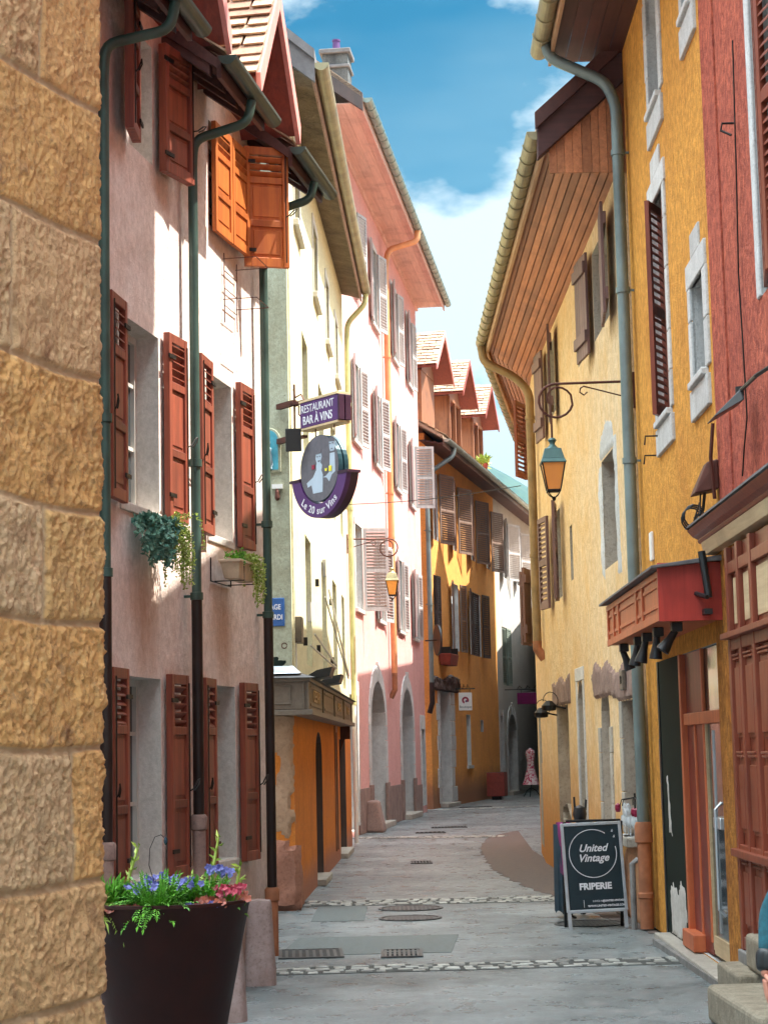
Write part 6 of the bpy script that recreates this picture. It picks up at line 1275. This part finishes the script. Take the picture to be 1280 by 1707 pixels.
def arm(sx):   # elbow held out, hand hanging open and slightly curled
    if sx > 0: return [(0, .0, 1.36, .10), (.17, 0, 1.39, .055), (.215, -.01, 1.25, .045), (.235, .0, 1.08, .038), (.245, -.05, .94, .031), (.25, -.08, .855, .023), (.255, -.095, .82, (.030, .017))]
    return [(0, .0, 1.36, .10), (-.17, 0, 1.39, .055), (-.27, .01, 1.24, .045), (-.37, .02, 1.07, .038), (-.39, -.04, .95, .031), (-.408, -.07, .865, .023), (-.418, -.085, .83, (.030, .017))]
body = skinned([[(0, 0, .93, .13), (0, .01, 1.08, .115), (0, .01, 1.22, .125), (0, 0, 1.36, .10), (0, .0, 1.46, .05), (0, -.01, 1.53, .062), (0, -.015, 1.60, .082), (0, -.005, 1.68, .078), (0, 0, 1.73, .045)],
    arm(-1), arm(1), [(0, 0, .93, .13), (-.09, 0, .86, .088), (-.10, -.02, .5, .058), (-.10, .03, .26, .048), (-.10, .04, .07, .035), (-.105, -.06, .035, .035), (-.11, -.14, .03, .025)],
    [(0, 0, .93, .13), (.09, 0, .86, .088), (.10, -.12, .5, .058), (.10, -.08, .26, .048), (.10, -.06, .07, .035), (.105, -.16, .035, .035), (.11, -.24, .03, .025)]])
fing = []
for sx in (-1, 1):
    X = (lambda a: .255 + a) if sx > 0 else (lambda a: -.418 + a)
    Yo = 0 if sx > 0 else .01
    for i, (dy, ln) in enumerate(((-.026, .068), (-.009, .078), (.008, .072), (.024, .056))):
        y0 = -.095 + dy + Yo; o = sx * -.004
        fing.append(skinned([[(X(0), y0, .825, .0085), (X(o * 1), y0 - .004, .79, .0085), (X(o * 1.4), y0 - .008, .79 - ln * .42, .0078), (X(-sx * .012), y0 - .006, .79 - ln * .72, .007), (X(-sx * .024), y0 - .001, .79 - ln * .95, .0058)]]))
    fing.append(skinned([[(X(0), -.105, .845, .011), (X(-sx * .012), -.128, .825, .0105), (X(-sx * .022), -.142, .802, .009), (X(-sx * .03), -.148, .782, .007)]]))
PM = T((1.875, 7.75, 0)) @ RZ(-3)
face = [MB().lathe([(.001, .012), (.011, .006), (.013, -.008), (.001, -.014)], (0, -.094, 1.595), n=8)]
def small(mb): me = bpy.data.meshes.new('t'); me.from_pydata(mb.v, [], mb.f); return me
per = join([body] + fing + [small(face[0])] + [small(MB().lathe([(.001, .028), (.014, .02), (.016, -.01), (.008, -.028), (.001, -.03)], (x, 0, 1.605), n=8)) for x in (-.083, .083)], 'person', 'skin', None, PM)
tag(per, 'passer-by in a teal jacket with black cuffs, mostly cut off by the right edge', 'person')
def clothes(chains, name, m_): return join([skinned(chains)], name, m_, per)
g_ = .02
sl = lambda sx: [(0, .0, 1.36, .12), (-.17, 0, 1.39, .072), (-.27, .01, 1.24, .058), (-.372, .02, 1.07, .050), (-.39, -.04, .96, .044), (-.402, -.062, .895, .038)] if sx < 0 else [(0, .0, 1.36, .12), (sx * .17, 0, 1.39, .075), (sx * .222, -.01, 1.25, .065), (sx * .24, .0, 1.08, .058), (sx * .247, -.05, .95, .050), (sx * .25, -.072, .885, .044)]
clothes([[(0, 0, .84, .155), (0, 0, .95, .15), (0, .01, 1.08, .135), (0, .01, 1.22, .145), (0, 0, 1.36, .12), (0, 0, 1.45, .07)], sl(-1), sl(1)], 'jacket', 'teal')
clothes([[(.25, -.066, .90, .046), (.25, -.078, .862, .036)]], 'cuff', 'black'); clothes([[(-.394, -.048, .94, .050), (-.402, -.060, .905, .050), (-.409, -.072, .868, .042), (-.412, -.078, .85, .036)]], 'cuff', 'black')
clothes([[(0, 0, .93, .14), (-.09, 0, .86, .098), (-.10, -.02, .5, .07), (-.10, .03, .26, .06), (-.10, .035, .11, .055)], [(0, 0, .93, .14), (.09, 0, .86, .098), (.10, -.12, .5, .07), (.10, -.08, .26, .06), (.10, -.065, .11, .055)]], 'trousers', 'denim')
clothes([[(0, .02, 1.74, .06), (0, .035, 1.68, .088), (0, .045, 1.6, .08), (0, .05, 1.5, .06)]], 'hair', 'hair')
for sx in (-1, 1): y_ = 0 if sx < 0 else -.1; clothes([[(sx * .10, .05 + y_, .055, .045), (sx * .105, -.06 + y_, .045, .05), (sx * .11, -.16 + y_, .035, .036)]], 'shoe', 'black')
for x in (-.03, .03): MB().lathe([(.001, .009), (.012, .004), (.012, -.004), (.001, -.009)], (x, -.088, 1.625), n=8).build('eye', 'black', per)
MB().box(-.024, .024, -.09, -.082, 1.548, 1.556).build('mouth', 'wine', per, bevel=.003)

# ================================================================== the air between here and the hills
m, t, p = mat('hazy_air'); t.nodes.remove(p); vol = nn(t, 'ShaderNodeVolumePrincipled'); vol.inputs['Color'].default_value = (.06, .34, .55, 1); vol.inputs['Density'].default_value = .00009; vol.inputs['Anisotropy'].default_value = .2
t.links.new(vol.outputs[0], t.nodes['Material Output'].inputs['Volume']); M['haze'] = m
tag(MB().box(-1700, 2700, -40, 3900, -7, 520).build('haze', 'haze'), kind='stuff')
